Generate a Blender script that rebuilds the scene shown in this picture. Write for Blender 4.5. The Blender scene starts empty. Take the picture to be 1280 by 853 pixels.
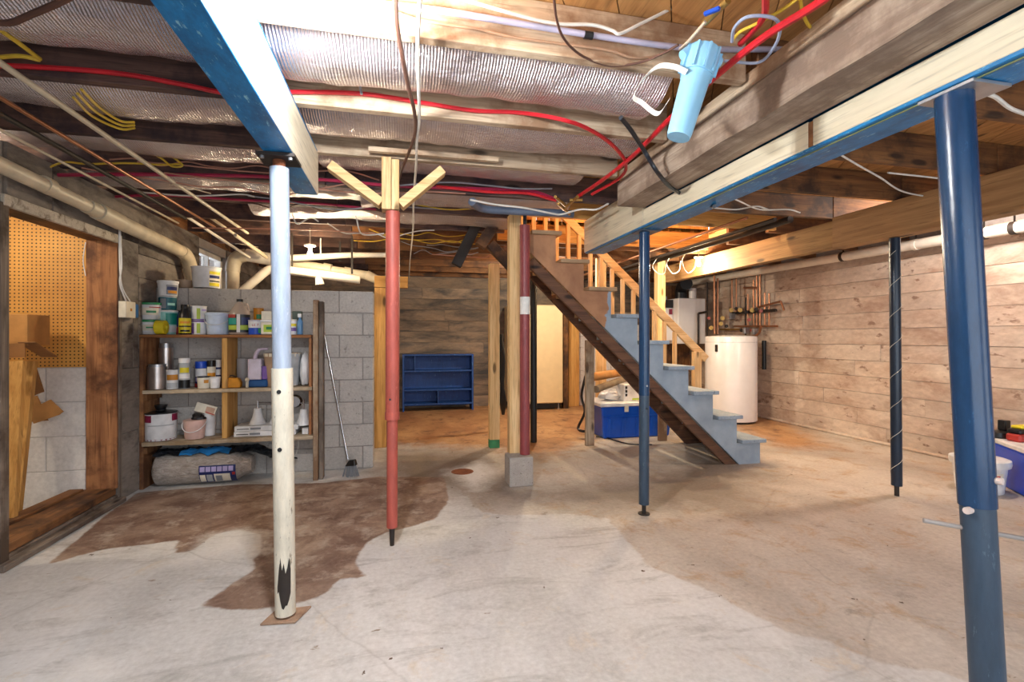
import bpy, bmesh, math, random
import numpy as np
from mathutils import Vector, Matrix, noise as mnoise
random.seed(7)
C = bpy.context.scene.collection
SC = bpy.context.scene
# ------------------------------------------------------------------ camera, world, lights, exposure
F_PX, CXP, CYP, H = 600.0, 640.0, 422.0, 1.2
PSI = math.atan(137.0 / 600.0)
SP, CP = math.sin(PSI), math.cos(PSI)
cam_d = bpy.data.cameras.new('camera'); cam = bpy.data.objects.new('camera', cam_d); C.objects.link(cam)
cam.location = (0, 0, H); cam.rotation_euler = (math.pi / 2, 0, -PSI)
cam_d.sensor_width = 36; cam_d.lens = 36 * F_PX / 1280; cam_d.shift_y = -(426.5 - CYP) / 1280; cam_d.clip_start = 0.02
SC.camera = cam
SC.view_settings.view_transform = 'Standard'; SC.view_settings.look = 'None'
SC.view_settings.gamma = 1; SC.view_settings.exposure = 1.22
SC.view_settings.use_curve_mapping = False
w = bpy.data.worlds.new('world'); SC.world = w; w.use_nodes = True
w.node_tree.nodes['Background'].inputs[0].default_value = (.75, .85, 1, 1)
w.node_tree.nodes['Background'].inputs[1].default_value = 2.0

def point_light(loc, power, color, r=0.05):
    l = bpy.data.lights.new('bulb_or_fill_light', 'POINT'); l.energy = power; l.color = color; l.shadow_soft_size = r
    o = bpy.data.objects.new('bulb_or_fill_light', l); o.location = loc; C.objects.link(o); return o
def area_light(loc, rot, sx, sy, power, color):
    l = bpy.data.lights.new('fill_light', 'AREA'); l.energy = power; l.color = color; l.shape = 'RECTANGLE'; l.size = sx; l.size_y = sy
    o = bpy.data.objects.new('fill_light', l); o.location = loc; o.rotation_euler = rot; C.objects.link(o); return o
area_light((0.9, -1.35, 1.35), (math.radians(90), 0, math.radians(-10)), 3.6, 1.9, 32, (.80, .90, 1))      # added fill behind the camera for flat front light, no real lamp
area_light((3.6, -0.9, 1.3), (math.radians(88), 0, math.radians(-8)), 2.0, 1.6, 12, (.88, .94, 1))  # second added fill, out of view, brightens the right side
BULBS_AND_FILLS = {'main': ((-.24, 1.44, 2.13), 62, (.93, .97, 1)),
         'pipes': ((-.86, 4.9, 2.0), 18, (1, .80, .50)),
         'boiler': ((3.42, 5.05, 2.07), 48, (1, .80, .52)),
         'attic': ((2.3, 4.6, 3.5), 55, (1, .78, .45)),  # unseen light upstairs without a fixture, added to warm the stairwell
         'fridge': ((1.9, 6.3, 2.1), 40, (1, .86, .66)),  # added light with no lamp, brightens the freezer corner
         'room': ((-2.75, 3.1, 2.05), 14, (1, .85, .62)),  # added light with no lamp, fills the side room behind the doorway
         'right': ((4.45, 3.0, 2.28), 26, (1, .93, .86)),  # added light with no lamp, lifts the right wall and cooler
         }
for k, v in BULBS_AND_FILLS.items(): point_light(*v)

# ------------------------------------------------------------------ pixel rays meeting real planes
def ray(px, py):
    a = (px - CXP) / F_PX
    return (SP + a * CP, CP - a * SP, (CYP - py) / F_PX)
def onZ(px, py, z=0.0):
    r = ray(px, py); t = (z - H) / r[2]; return Vector((r[0] * t, r[1] * t, z))
def onY(px, py, y):
    r = ray(px, py); t = y / r[1]; return Vector((r[0] * t, y, H + r[2] * t))
def onX(px, py, x):
    r = ray(px, py); t = x / r[0]; return Vector((x, r[1] * t, H + r[2] * t))
def atd(px, py, t):
    r = ray(px, py); return Vector((r[0] * t, r[1] * t, H + r[2] * t))
def mpp(px, y): return y / ray(px, 0)[1] / F_PX      # metres per pixel on the plane Y=y

# ------------------------------------------------------------------ materials
def newmat(name):
    m = bpy.data.materials.new(name); m.use_nodes = True
    nt = m.node_tree; b = nt.nodes['Principled BSDF']; return m, nt, b
def N(nt, t, **kw):
    n = nt.nodes.new(t)
    for k, v in kw.items(): setattr(n, k, v)
    return n
def mixc(nt, fac, a, b, blend='MIX'):
    n = N(nt, 'ShaderNodeMix', data_type='RGBA', blend_type=blend)
    for s, v in ((n.inputs[0], fac), (n.inputs[6], a), (n.inputs[7], b)):
        if hasattr(v, 'default_value') or isinstance(v, bpy.types.NodeSocket): nt.links.new(v, s)
        elif isinstance(v, (int, float)): s.default_value = v
        else: s.default_value = (*v[:3], 1)
    return n.outputs[2]
def ramp(nt, v, p0, p1, c0=(0, 0, 0), c1=(1, 1, 1)):
    n = N(nt, 'ShaderNodeValToRGB'); n.color_ramp.elements[0].position = p0; n.color_ramp.elements[1].position = p1
    n.color_ramp.elements[0].color = (*c0, 1); n.color_ramp.elements[1].color = (*c1, 1)
    nt.links.new(v, n.inputs[0]); return n.outputs[0]
def coords(nt, scale=(1, 1, 1), rnd=True, kind='Object'):
    tc = N(nt, 'ShaderNodeTexCoord'); mp = N(nt, 'ShaderNodeMapping'); mp.inputs['Scale'].default_value = scale
    nt.links.new(tc.outputs[kind], mp.inputs[0])
    if rnd:
        oi = N(nt, 'ShaderNodeObjectInfo'); mu = N(nt, 'ShaderNodeMath', operation='MULTIPLY'); mu.inputs[1].default_value = 37.0
        nt.links.new(oi.outputs['Random'], mu.inputs[0]); nt.links.new(mu.outputs[0], mp.inputs['Location'])
    return mp.outputs[0]
def noise(nt, vec, scale, detail=4, rough=.55, dist=0):
    n = N(nt, 'ShaderNodeTexNoise'); n.inputs['Scale'].default_value = scale; n.inputs['Detail'].default_value = detail
    n.inputs['Roughness'].default_value = rough; n.inputs['Distortion'].default_value = dist
    nt.links.new(vec, n.inputs['Vector']); return n.outputs['Fac']
def bump(nt, b, h, strength=.3, dist=.01):
    n = N(nt, 'ShaderNodeBump'); n.inputs['Strength'].default_value = strength; n.inputs['Distance'].default_value = dist
    nt.links.new(h, n.inputs['Height']); nt.links.new(n.outputs[0], b.inputs['Normal'])
def vary(nt, col, amt):
    oi = N(nt, 'ShaderNodeObjectInfo'); mr = N(nt, 'ShaderNodeMapRange'); mr.inputs[3].default_value = 1 - amt; mr.inputs[4].default_value = 1 + amt
    nt.links.new(oi.outputs['Random'], mr.inputs[0])
    hs = N(nt, 'ShaderNodeHueSaturation'); nt.links.new(mr.outputs[0], hs.inputs['Value']); nt.links.new(col, hs.inputs['Color']); return hs.outputs[0]
def hexc(c):
    if isinstance(c, str):
        v = [int(c[i:i + 2], 16) / 255 for i in (0, 2, 4)]
        return tuple(x / 12.92 if x <= .04045 else ((x + .055) / 1.055) ** 2.4 for x in v)
    return c
MC = {}
def plain(col, rough=.5, metal=0, mott=.12, trans=0, key=None, sc=9):
    k = (col, rough, metal, mott, trans)
    if k in MC: return MC[k]
    c = hexc(col); m, nt, b = newmat(key or 'paint_%s' % (col if isinstance(col, str) else 'x'))
    v = coords(nt, rnd=True); n = noise(nt, v, sc)
    dk = tuple(x * (1 - 2 * mott) for x in c); lt = tuple(min(1, x * (1 + mott)) for x in c)
    nt.links.new(ramp(nt, n, .3, .7, dk, lt), b.inputs['Base Color'])
    b.inputs['Roughness'].default_value = rough; b.inputs['Metallic'].default_value = metal
    if trans: b.inputs['Transmission Weight'].default_value = trans
    MC[k] = m; return m
def wood(name, c0, c1, axis='x', knots=True, rough=.75, dirt=None, bmp=.35, amt=.15):
    m, nt, b = newmat(name); s = {'x': (.35, 7, 7), 'y': (7, .35, 7), 'z': (7, 7, .35)}[axis]
    v = coords(nt, s); g = noise(nt, v, 3.2, 6, .62, .6)
    g2 = noise(nt, v, 14, 3, .5)
    col = ramp(nt, g, .32, .68, hexc(c0), hexc(c1))
    col = mixc(nt, ramp(nt, g2, .55, .75), col, tuple(x * .72 for x in hexc(c0)))
    if knots:
        s2 = {'x': (2.2, 7, 7), 'y': (7, 2.2, 7), 'z': (7, 7, 2.2)}[axis]
        vo = N(nt, 'ShaderNodeTexVoronoi'); vo.inputs['Scale'].default_value = 1.0; nt.links.new(coords(nt, s2), vo.inputs[0])
        col = mixc(nt, ramp(nt, vo.outputs['Distance'], .10, .17, (1, 1, 1), (0, 0, 0)), col, tuple(x * .33 for x in hexc(c0)))
    if dirt:
        d = noise(nt, coords(nt, (1, 1, 1)), 3.0, 6, .65)
        col = mixc(nt, ramp(nt, d, .46, .62), col, hexc(dirt))
    col = vary(nt, col, amt)
    nt.links.new(col, b.inputs['Base Color']); b.inputs['Roughness'].default_value = rough
    bump(nt, b, g, bmp, .006); return m
def concrete(name, c0, c1, stain=None, scale=2.5, speck=None, aniso=(1, 1, 1), sl=(.5, .66), amt=.1, bmp=.5):
    m, nt, b = newmat(name); v = coords(nt, aniso)
    g = noise(nt, v, scale, 8, .65); f = noise(nt, v, scale * 14, 4, .6)
    col = ramp(nt, g, .33, .67, hexc(c0), hexc(c1))
    col = mixc(nt, .25, col, ramp(nt, f, .3, .7, tuple(x * .6 for x in hexc(c0)), tuple(min(1, x * 1.2) for x in hexc(c1))))
    if stain: col = mixc(nt, ramp(nt, noise(nt, v, scale * 1.7, 7, .7, .5), *sl), col, hexc(stain))
    if speck: col = mixc(nt, ramp(nt, noise(nt, v, scale * 6, 5, .6), .62, .68), col, hexc(speck))
    col = vary(nt, col, amt)
    nt.links.new(col, b.inputs['Base Color']); b.inputs['Roughness'].default_value = .88
    bump(nt, b, f, bmp, .008); return m
def emit(name, col, s):
    m, nt, b = newmat(name); b.inputs['Emission Color'].default_value = (*col, 1); b.inputs['Emission Strength'].default_value = s
    n = noise(nt, coords(nt), 4); nt.links.new(ramp(nt, n, 0, 1, (.9, .9, .9), (1, 1, 1)), b.inputs['Base Color']); return m
def glassy(name, col, alpha=.35, rough=.1):
    m, nt, b = newmat(name); b.inputs['Alpha'].default_value = alpha; b.inputs['Roughness'].default_value = rough
    n = noise(nt, coords(nt), 6); nt.links.new(ramp(nt, n, .2, .8, tuple(x * .85 for x in col), col), b.inputs['Base Color']); return m

M = {}
for ax in 'xyz':
    M['pale' + ax] = wood('pale_aged_lumber_' + ax, 'A48B72', 'D0BBA0', ax, dirt='8A6A50', amt=.12)
    M['new' + ax] = wood('new_pine_' + ax, 'C79A62', 'EBCB98', ax, bmp=.15, amt=.08)
    M['dark' + ax] = wood('shade_dark_old_lumber_' + ax, '45302A', '74554A', ax, dirt='33242A', amt=.2)  # for joists; old wood whose dark tone mostly stands for shade
    M['brown' + ax] = wood('brown_old_lumber_' + ax, '5E3B22', '8F6238', ax, dirt='3D281B', amt=.15)
    M['amber' + ax] = wood('amber_lumber_' + ax, 'B9833F', 'E0AE66', ax, amt=.12)
    M['grey' + ax] = wood('weathered_grey_lumber_' + ax, '5B5049', '9C8B7B', ax, dirt='4A3A2E', amt=.12)
M['timber'] = wood('weathered_timber', '84705F', 'C0AD9B', 'y', knots=False, dirt='7A6658', bmp=.8)
M['jamb'] = wood('stained_jamb', '8A5634', 'BE8455', 'z', dirt='5E3822')
M['stringer'] = wood('stringer_lumber', '4A3024', '7C553C', 'x', bmp=.3)
M['white_lumber'] = wood('cream_painted_lumber', 'D2C6AC', 'EADFC6', 'y', knots=False, rough=.6, bmp=.12, amt=.04)
M['blockc'] = concrete('cinder_block', 'ABA5A1', 'C4BEB8', speck='938C87', scale=4, amt=.06, bmp=.6)
M['blockw'] = concrete('white_painted_block', 'CFCBC8', 'E6E2DF', scale=3, amt=.02, bmp=.25)
M['mortar'] = concrete('mortar', '8F8884', 'A19A95', scale=6)
M['mortarw'] = concrete('painted_mortar', 'B9B5B2', 'CAC6C3', scale=6)
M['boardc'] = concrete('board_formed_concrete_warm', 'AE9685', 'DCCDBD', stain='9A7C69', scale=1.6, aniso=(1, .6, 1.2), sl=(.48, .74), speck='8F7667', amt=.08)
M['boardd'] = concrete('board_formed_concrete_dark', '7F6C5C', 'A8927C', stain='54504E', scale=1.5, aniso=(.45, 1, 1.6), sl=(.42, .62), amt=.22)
M['wallgrey'] = concrete('grey_stained_concrete', '6E6660', '948A81', stain='4A403A', scale=2.2, aniso=(1, .5, 1.2), sl=(.46, .64), amt=.15)
M['rustblue'] = None
def blue_steel():
    m, nt, b = newmat('blue_painted_steel'); v = coords(nt, (2.5, 1, 2.5)); n = noise(nt, v, 5, 8, .72)
    f = noise(nt, coords(nt, (6, 1.2, 6)), 12, 6, .7)
    col = ramp(nt, n, .35, .62, hexc('08507E'), hexc('0F7FBE'))
    col = mixc(nt, ramp(nt, f, .60, .66), col, hexc('8FC4D6')); col = mixc(nt, ramp(nt, n, .60, .70), col, hexc('1E4A55'))
    nt.links.new(col, b.inputs['Base Color']); b.inputs['Roughness'].default_value = .42; bump(nt, b, n, .3, .004); return m
M['bluesteel'] = blue_steel()
def foil():
    m, nt, b = newmat('foil_faced_insulation')
    v = coords(nt, (1, 1, 1), rnd=False)
    wv = N(nt, 'ShaderNodeTexWave', wave_type='BANDS', bands_direction='X'); wv.inputs['Scale'].default_value = 26; wv.inputs['Distortion'].default_value = 1.2
    wv.inputs['Detail'].default_value = 2; nt.links.new(v, wv.inputs[0])
    n = noise(nt, coords(nt, (1.6, 5, 5), rnd=False), 9, 6, .7)
    mx = N(nt, 'ShaderNodeMath', operation='MULTIPLY_ADD'); nt.links.new(wv.outputs['Fac'], mx.inputs[0]); mx.inputs[1].default_value = .35; nt.links.new(n, mx.inputs[2])
    bump(nt, b, mx.outputs[0], .9, .014)
    n2 = noise(nt, coords(nt, (.8, 2, 2), rnd=False), 2.5, 4)
    nt.links.new(ramp(nt, n2, .3, .7, hexc('C9C0C9'), hexc('F4F0F6')), b.inputs['Base Color'])
    b.inputs['Metallic'].default_value = .92; b.inputs['Roughness'].default_value = .27; return m
M['foil'] = foil()
def pegboard():
    m, nt, b = newmat('pegboard'); v = coords(nt, (1, 1, 1), rnd=False)
    sx = N(nt, 'ShaderNodeSeparateXYZ'); nt.links.new(v, sx.inputs[0])
    def cell(o):
        a = N(nt, 'ShaderNodeMath', operation='MULTIPLY'); a.inputs[1].default_value = 1 / .0254; nt.links.new(o, a.inputs[0])
        f = N(nt, 'ShaderNodeMath', operation='FRACT'); nt.links.new(a.outputs[0], f.inputs[0])
        s = N(nt, 'ShaderNodeMath', operation='SUBTRACT'); s.inputs[1].default_value = .5; nt.links.new(f.outputs[0], s.inputs[0])
        p = N(nt, 'ShaderNodeMath', operation='POWER'); p.inputs[1].default_value = 2; nt.links.new(s.outputs[0], p.inputs[0]); return p.outputs[0]
    ad = N(nt, 'ShaderNodeMath', operation='ADD'); nt.links.new(cell(sx.outputs[0]), ad.inputs[0]); nt.links.new(cell(sx.outputs[2]), ad.inputs[1])
    hole = ramp(nt, ad.outputs[0], .03, .05, (1, 1, 1), (0, 0, 0))
    col = ramp(nt, noise(nt, v, 3), .3, .7, hexc('B97F35'), hexc('D9A04C'))
    nt.links.new(mixc(nt, hole, col, hexc('3B2410')), b.inputs['Base Color']); b.inputs['Roughness'].default_value = .6; return m
M['peg'] = pegboard()
def floor_mat():
    m, nt, b = newmat('stained_concrete_floor')
    v = coords(nt, (1, 1, 1), rnd=False); vs = coords(nt, (1.6, .7, 1), rnd=False)
    big = noise(nt, vs, 1.1, 7, .6, .4); mid = noise(nt, v, 4.5, 7, .7, .6); fine = noise(nt, v, 40, 5, .65); wob = noise(nt, v, 6, 6, .7)
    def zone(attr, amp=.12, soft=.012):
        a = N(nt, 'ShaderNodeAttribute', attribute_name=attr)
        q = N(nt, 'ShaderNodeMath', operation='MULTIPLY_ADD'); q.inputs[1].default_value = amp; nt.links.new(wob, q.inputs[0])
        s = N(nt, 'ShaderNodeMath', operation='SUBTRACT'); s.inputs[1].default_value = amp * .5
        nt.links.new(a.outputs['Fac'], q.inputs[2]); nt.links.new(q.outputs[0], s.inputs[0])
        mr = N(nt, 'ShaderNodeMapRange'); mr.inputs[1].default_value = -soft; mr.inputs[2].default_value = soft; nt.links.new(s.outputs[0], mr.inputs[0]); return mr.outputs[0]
    grey = ramp(nt, big, .3, .7, hexc('B2B1B0'), hexc('D8D6D5'))
    grey = mixc(nt, ramp(nt, mid, .58, .74), grey, hexc('C9BBA9'))
    grey = mixc(nt, ramp(nt, noise(nt, coords(nt, (.5, 1.6, 1), rnd=False), 3.2, 8, .7, 1.0), .52, .68), grey, hexc('A5A3A1'))
    tan = ramp(nt, big, .32, .68, hexc('A59C94'), hexc('C8C0B8'))
    tan = mixc(nt, ramp(nt, mid, .52, .70), tan, hexc('AE957A'))
    tan = mixc(nt, ramp(nt, wob, .60, .74), tan, hexc('8A8078'))
    brown = ramp(nt, big, .35, .65, hexc('7A6155'), hexc('A8917F'))
    brown = mixc(nt, ramp(nt, mid, .42, .62), brown, hexc('70564A'))
    brown = mixc(nt, ramp(nt, wob, .52, .70), brown, hexc('B5A698'))
    org = ramp(nt, big, .35, .65, hexc('A07450'), hexc('C49C70'))
    org = mixc(nt, ramp(nt, mid, .52, .66), org, hexc('80604A'))
    col = mixc(nt, zone('zone_tan', .10, .01), grey, tan)
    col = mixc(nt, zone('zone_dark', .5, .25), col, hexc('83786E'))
    col = mixc(nt, zone('zone_brown', .07, .008), col, brown)
    col = mixc(nt, zone('zone_orange', .7, .2), col, org)
    col = mixc(nt, zone('zone_white', .35, .10), col, hexc('D9D6D3'))
    col = mixc(nt, .35, col, ramp(nt, fine, .3, .7, (.32, .30, .28), (.75, .74, .72)), 'OVERLAY')
    col = mixc(nt, ramp(nt, noise(nt, v, 17, 3, .5), .725, .745), col, hexc('5A4636'))
    vc = N(nt, 'ShaderNodeTexVoronoi', feature='DISTANCE_TO_EDGE'); vc.inputs['Scale'].default_value = .55
    wv2 = N(nt, 'ShaderNodeMix', data_type='VECTOR'); wv2.inputs[0].default_value = .12; nn = N(nt, 'ShaderNodeTexNoise'); nn.inputs['Scale'].default_value = 3; nn.inputs['Detail'].default_value = 6
    nt.links.new(v, nn.inputs['Vector']); nt.links.new(v, wv2.inputs[4]); nt.links.new(nn.outputs['Color'], wv2.inputs[5]); nt.links.new(wv2.outputs[1], vc.inputs['Vector'])
    col = mixc(nt, ramp(nt, vc.outputs['Distance'], .0015, .004, (.2, .2, .2), (0, 0, 0)), col, hexc('6E655C'))
    col = mixc(nt, ramp(nt, noise(nt, coords(nt, (1, 2.2, 1), rnd=False), 7, 4, .6), .69, .73), col, hexc('8B7B6B'))
    nt.links.new(col, b.inputs['Base Color'])
    nt.links.new(ramp(nt, mid, .3, .7, (.5, .5, .5), (.8, .8, .8)), b.inputs['Roughness']); bump(nt, b, fine, .22, .006); return m
M['floor'] = floor_mat()

# ------------------------------------------------------------------ mesh helpers
class MB:
    def __init__(s): s.v = []; s.f = []; s.mi = []
    def add(s, vs, fs, mi=0):
        o = len(s.v); s.v += [Vector(p) for p in vs]; s.f += [tuple(i + o for i in f) for f in fs]; s.mi += [mi] * len(fs); return s
    def box(s, x0, x1, y0, y1, z0, z1, mi=0):
        return s.add([(x0, y0, z0), (x1, y0, z0), (x1, y1, z0), (x0, y1, z0), (x0, y0, z1), (x1, y0, z1), (x1, y1, z1), (x0, y1, z1)],
                     [(0, 3, 2, 1), (4, 5, 6, 7), (0, 1, 5, 4), (1, 2, 6, 5), (2, 3, 7, 6), (3, 0, 4, 7)], mi)
    def bar(s, a, b, w_, h_, up=(0, 0, 1), mi=0):
        a, b = Vector(a), Vector(b); d = (b - a).normalized(); u = Vector(up); sd = d.cross(u)
        if sd.length < 1e-4: sd = d.cross(Vector((0, 1, 0)))
        sd.normalize(); u = sd.cross(d).normalized(); vs = []
        for p in (a, b):
            for q, r in ((-1, -1), (1, -1), (1, 1), (-1, 1)): vs.append(p + sd * (q * w_ / 2) + u * (r * h_ / 2))
        return s.add(vs, [(0, 1, 2, 3), (7, 6, 5, 4), (0, 4, 5, 1), (1, 5, 6, 2), (2, 6, 7, 3), (3, 7, 4, 0)], mi)
    def tube(s, pts, r, seg=8, mi=0, caps=True):
        pts = [Vector(p) for p in pts]; n = len(pts); rs = r if isinstance(r, (list, tuple)) else [r] * n
        d0 = (pts[1] - pts[0]).normalized(); u = Vector((0, 0, 1)) if abs(d0.z) < .9 else Vector((1, 0, 0))
        u = (u - d0 * u.dot(d0)).normalized(); vs = []
        for i, p in enumerate(pts):
            d = (pts[min(i + 1, n - 1)] - pts[max(i - 1, 0)])
            d = d.normalized() if d.length > 1e-9 else d0
            u = (u - d * u.dot(d)); u = u.normalized() if u.length > 1e-6 else d.orthogonal().normalized()
            w_ = d.cross(u)
            for k in range(seg):
                a = 2 * math.pi * k / seg; vs.append(p + (u * math.cos(a) + w_ * math.sin(a)) * rs[i])
        fs = []
        for i in range(n - 1):
            for k in range(seg):
                k2 = (k + 1) % seg; fs.append((i * seg + k, i * seg + k2, (i + 1) * seg + k2, (i + 1) * seg + k))
        if caps: fs.append(tuple(reversed(range(seg)))); fs.append(tuple((n - 1) * seg + k for k in range(seg)))
        return s.add(vs, fs, mi)
    def lathe(s, prof, c=(0, 0, 0), seg=24, mi=0, sx=1, sy=1, a0=0, a1=None):
        full = a1 is None; a1 = a0 + 2 * math.pi if full else a1; n = seg if full else seg + 1; vs = []; fs = []
        for r, z in prof:
            for k in range(n):
                a = a0 + (a1 - a0) * k / seg; vs.append((c[0] + r * math.cos(a) * sx, c[1] + r * math.sin(a) * sy, c[2] + z))
        for i in range(len(prof) - 1):
            for k in range(seg):
                k2 = (k + 1) % n; fs.append((i * n + k, i * n + k2, (i + 1) * n + k2, (i + 1) * n + k))
        if full:
            if prof[0][0] > 1e-5: fs.append(tuple(reversed(range(n))))
            if prof[-1][0] > 1e-5: fs.append(tuple((len(prof) - 1) * n + k for k in range(n)))
        return s.add(vs, fs, mi)
    def cyl(s, x, y, z0, z1, r, seg=20, mi=0): return s.lathe([(r, 0), (r, z1 - z0)], (x, y, z0), seg, mi)
    def sphere(s, c, r, mi=0, seg=14, sz=1):
        return s.lathe([(max(1e-6, r * math.sin(math.pi * i / 10)), -r * sz * math.cos(math.pi * i / 10)) for i in range(11)], c, seg, mi)
    def prism(s, poly, y0, y1, mi=0):        # polygon in XZ extruded along Y
        n = len(poly); vs = [(p[0], y0, p[1]) for p in poly] + [(p[0], y1, p[1]) for p in poly]
        fs = [tuple(range(n)), tuple(reversed(range(n, 2 * n)))] + [(i, i + n, (i + 1) % n + n, (i + 1) % n) for i in range(n)]
        return s.add(vs, fs, mi)
    def slab(s, poly, z0, z1, mi=0):         # polygon in XY extruded along Z
        n = len(poly); vs = [(p[0], p[1], z0) for p in poly] + [(p[0], p[1], z1) for p in poly]
        fs = [tuple(reversed(range(n))), tuple(range(n, 2 * n))] + [(i, (i + 1) % n, (i + 1) % n + n, i + n) for i in range(n)]
        return s.add(vs, fs, mi)
    def build(s, name, mats, parent=None, smooth=False, bevel=0, local=False, at=None):
        mats = mats if isinstance(mats, (list, tuple)) else [mats]
        lo = Vector([min(v[i] for v in s.v) for i in range(3)]); hi = Vector([max(v[i] for v in s.v) for i in range(3)])
        o = Vector(((lo.x + hi.x) / 2, (lo.y + hi.y) / 2, lo.z)) if at is None else Vector(at)
        me = bpy.data.meshes.new(name); me.from_pydata([v - o for v in s.v], [], s.f)
        for m in mats: me.materials.append(M[m] if isinstance(m, str) else m)
        me.polygons.foreach_set('material_index', s.mi)
        bm = bmesh.new(); bm.from_mesh(me)
        bmesh.ops.recalc_face_normals(bm, faces=bm.faces)
        if bevel: bmesh.ops.bevel(bm, geom=bm.edges[:], offset=bevel, segments=1, affect='EDGES', clamp_overlap=True)
        bm.to_mesh(me); bm.free()
        if smooth:
            me.polygons.foreach_set('use_smooth', [True] * len(me.polygons)); me.set_sharp_from_angle(angle=math.radians(38))
        ob = bpy.data.objects.new(name, me); C.objects.link(ob)
        if parent is not None:
            ob.parent = parent; ob.location = o if local else o - WL.get(parent.name, Vector((0, 0, 0)))
            WL[ob.name] = o.copy() if not local else o + WL.get(parent.name, Vector((0, 0, 0)))
        else: ob.location = o; WL[ob.name] = o.copy()
        return ob
WL = {}
def tag(o, label, cat, group=None):
    o['label'] = label; o['category'] = cat
    if group: o['group'] = group
    return o
def thing(name, label, cat, loc=(0, 0, 0), rotz=0, group=None):
    o = bpy.data.objects.new(name, None); C.objects.link(o); o.location = loc; o.rotation_euler = (0, 0, rotz); o.empty_display_size = .1
    WL[o.name] = Vector(loc); return tag(o, label, cat, group)
def struct(name, loc=(0, 0, 0)):
    o = bpy.data.objects.new(name, None); C.objects.link(o); o.location = loc; WL[o.name] = Vector(loc); o['kind'] = 'structure'; return o
def stuff(o): o['kind'] = 'stuff'; return o
def spline(pts, n=6):
    pts = [Vector(p) for p in pts]; P = [pts[0] * 2 - pts[1]] + pts + [pts[-1] * 2 - pts[-2]]; out = []
    for i in range(1, len(P) - 2):
        for k in range(n):
            t = k / n; a, b, c, d = P[i - 1:i + 3]
            out.append(.5 * ((2 * b) + (c - a) * t + (2 * a - 5 * b + 4 * c - d) * t * t + (3 * b - a - 3 * c + d) * t ** 3))
    return out + [pts[-1]]
def cable(name, pts, r, mat_, label, cat='cable', group=None, n=6, seg=7, smooth=True):
    return tag(MB().tube(spline(pts, n) if n else pts, r, seg).build(name, mat_, smooth=smooth), label, cat, group)
# ================================================================== SETTING
XL, XR, YB, YF, ZJ, ZS = -2.02, 5.25, 8.3, -1.6, 2.23, 2.42
# floor: one slab whose stains are signed distance fields kept as attributes
def sdf(P, poly):
    poly = np.array(poly, float); n = len(poly); d = np.full(len(P), 1e9); s = np.zeros(len(P), bool)
    for i in range(n):
        a, b = poly[i], poly[(i + 1) % n]; e = b - a; w_ = P - a
        t = np.clip((w_ @ e) / (e @ e + 1e-12), 0, 1); q = w_ - t[:, None] * e; d = np.minimum(d, np.hypot(q[:, 0], q[:, 1]))
        c = (a[1] > P[:, 1]) != (b[1] > P[:, 1]); xi = a[0] + (P[:, 1] - a[1]) / ((b[1] - a[1]) if b[1] != a[1] else 1e-9) * (b[0] - a[0]); s ^= c & (P[:, 0] < xi)
    return np.where(s, d, -d)
def fpoly(px): return [onZ(x, y)[:2] for x, y in px]
gx = np.arange(-3.5, 5.41, .04); gy = np.arange(YF, YB + .05, .04)
GX, GY = np.meshgrid(gx, gy); P2 = np.stack([GX.ravel(), GY.ravel()], 1); nx, ny = len(gx), len(gy)
me = bpy.data.meshes.new('floor')
idx = np.arange(nx * ny).reshape(ny, nx)
faces = np.stack([idx[:-1, :-1], idx[:-1, 1:], idx[1:, 1:], idx[1:, :-1]], -1).reshape(-1, 4)
me.from_pydata(np.c_[P2, np.zeros(len(P2))].tolist(), [], faces.tolist())
brown = [(60, 706), (130, 645), (173, 616), (300, 606), (400, 604), (475, 596), (556, 597), (561, 626), (545, 648), (520, 657), (498, 662), (478, 668), (460, 678), (450, 690), (444, 706), (458, 722), (424, 724), (410, 740), (390, 750), (360, 757), (318, 762), (280, 763), (251, 757), (285, 734), (318, 713), (316, 700), (328, 690), (326, 668), (300, 662), (268, 668), (240, 690), (218, 692), (224, 676), (190, 680), (130, 687)]
tan = [(640, 645), (700, 642), (760, 648), (788, 682), (812, 708), (862, 728), (908, 748), (925, 762), (985, 790), (1030, 802), (1100, 828), (1180, 840), (1240, 870), (1500, 900), (1500, 540), (960, 500), (700, 500), (560, 520), (560, 597), (600, 640)]
orange = [(470, 556), (560, 558), (612, 560), (680, 572), (748, 548), (800, 520), (900, 505), (600, 490), (300, 490), (300, 560)]
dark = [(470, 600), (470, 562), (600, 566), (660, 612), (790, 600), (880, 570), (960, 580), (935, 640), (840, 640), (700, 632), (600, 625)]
white = [(250, 690), (262, 672), (300, 664), (322, 668), (320, 690), (270, 700), (190, 708)]
def union(polys):
    r = np.full(len(P2), -9.)
    for q in polys: r = np.maximum(r, sdf(P2, fpoly(q)))
    return r
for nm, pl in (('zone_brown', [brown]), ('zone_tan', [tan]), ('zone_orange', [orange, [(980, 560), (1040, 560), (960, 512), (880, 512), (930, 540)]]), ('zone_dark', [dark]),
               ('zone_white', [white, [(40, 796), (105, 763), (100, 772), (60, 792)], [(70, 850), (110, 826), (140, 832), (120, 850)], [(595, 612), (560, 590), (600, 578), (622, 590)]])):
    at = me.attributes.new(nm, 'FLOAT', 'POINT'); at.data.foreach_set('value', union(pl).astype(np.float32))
me.materials.append(M['floor'])
fl = bpy.data.objects.new('floor', me); C.objects.link(fl); fl['kind'] = 'structure'
sol = MB().box(-3.5, 5.4, YF, YB + .03, -.12, -.01).build('trim_1', 'mortar'); sol['kind'] = 'structure'
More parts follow.
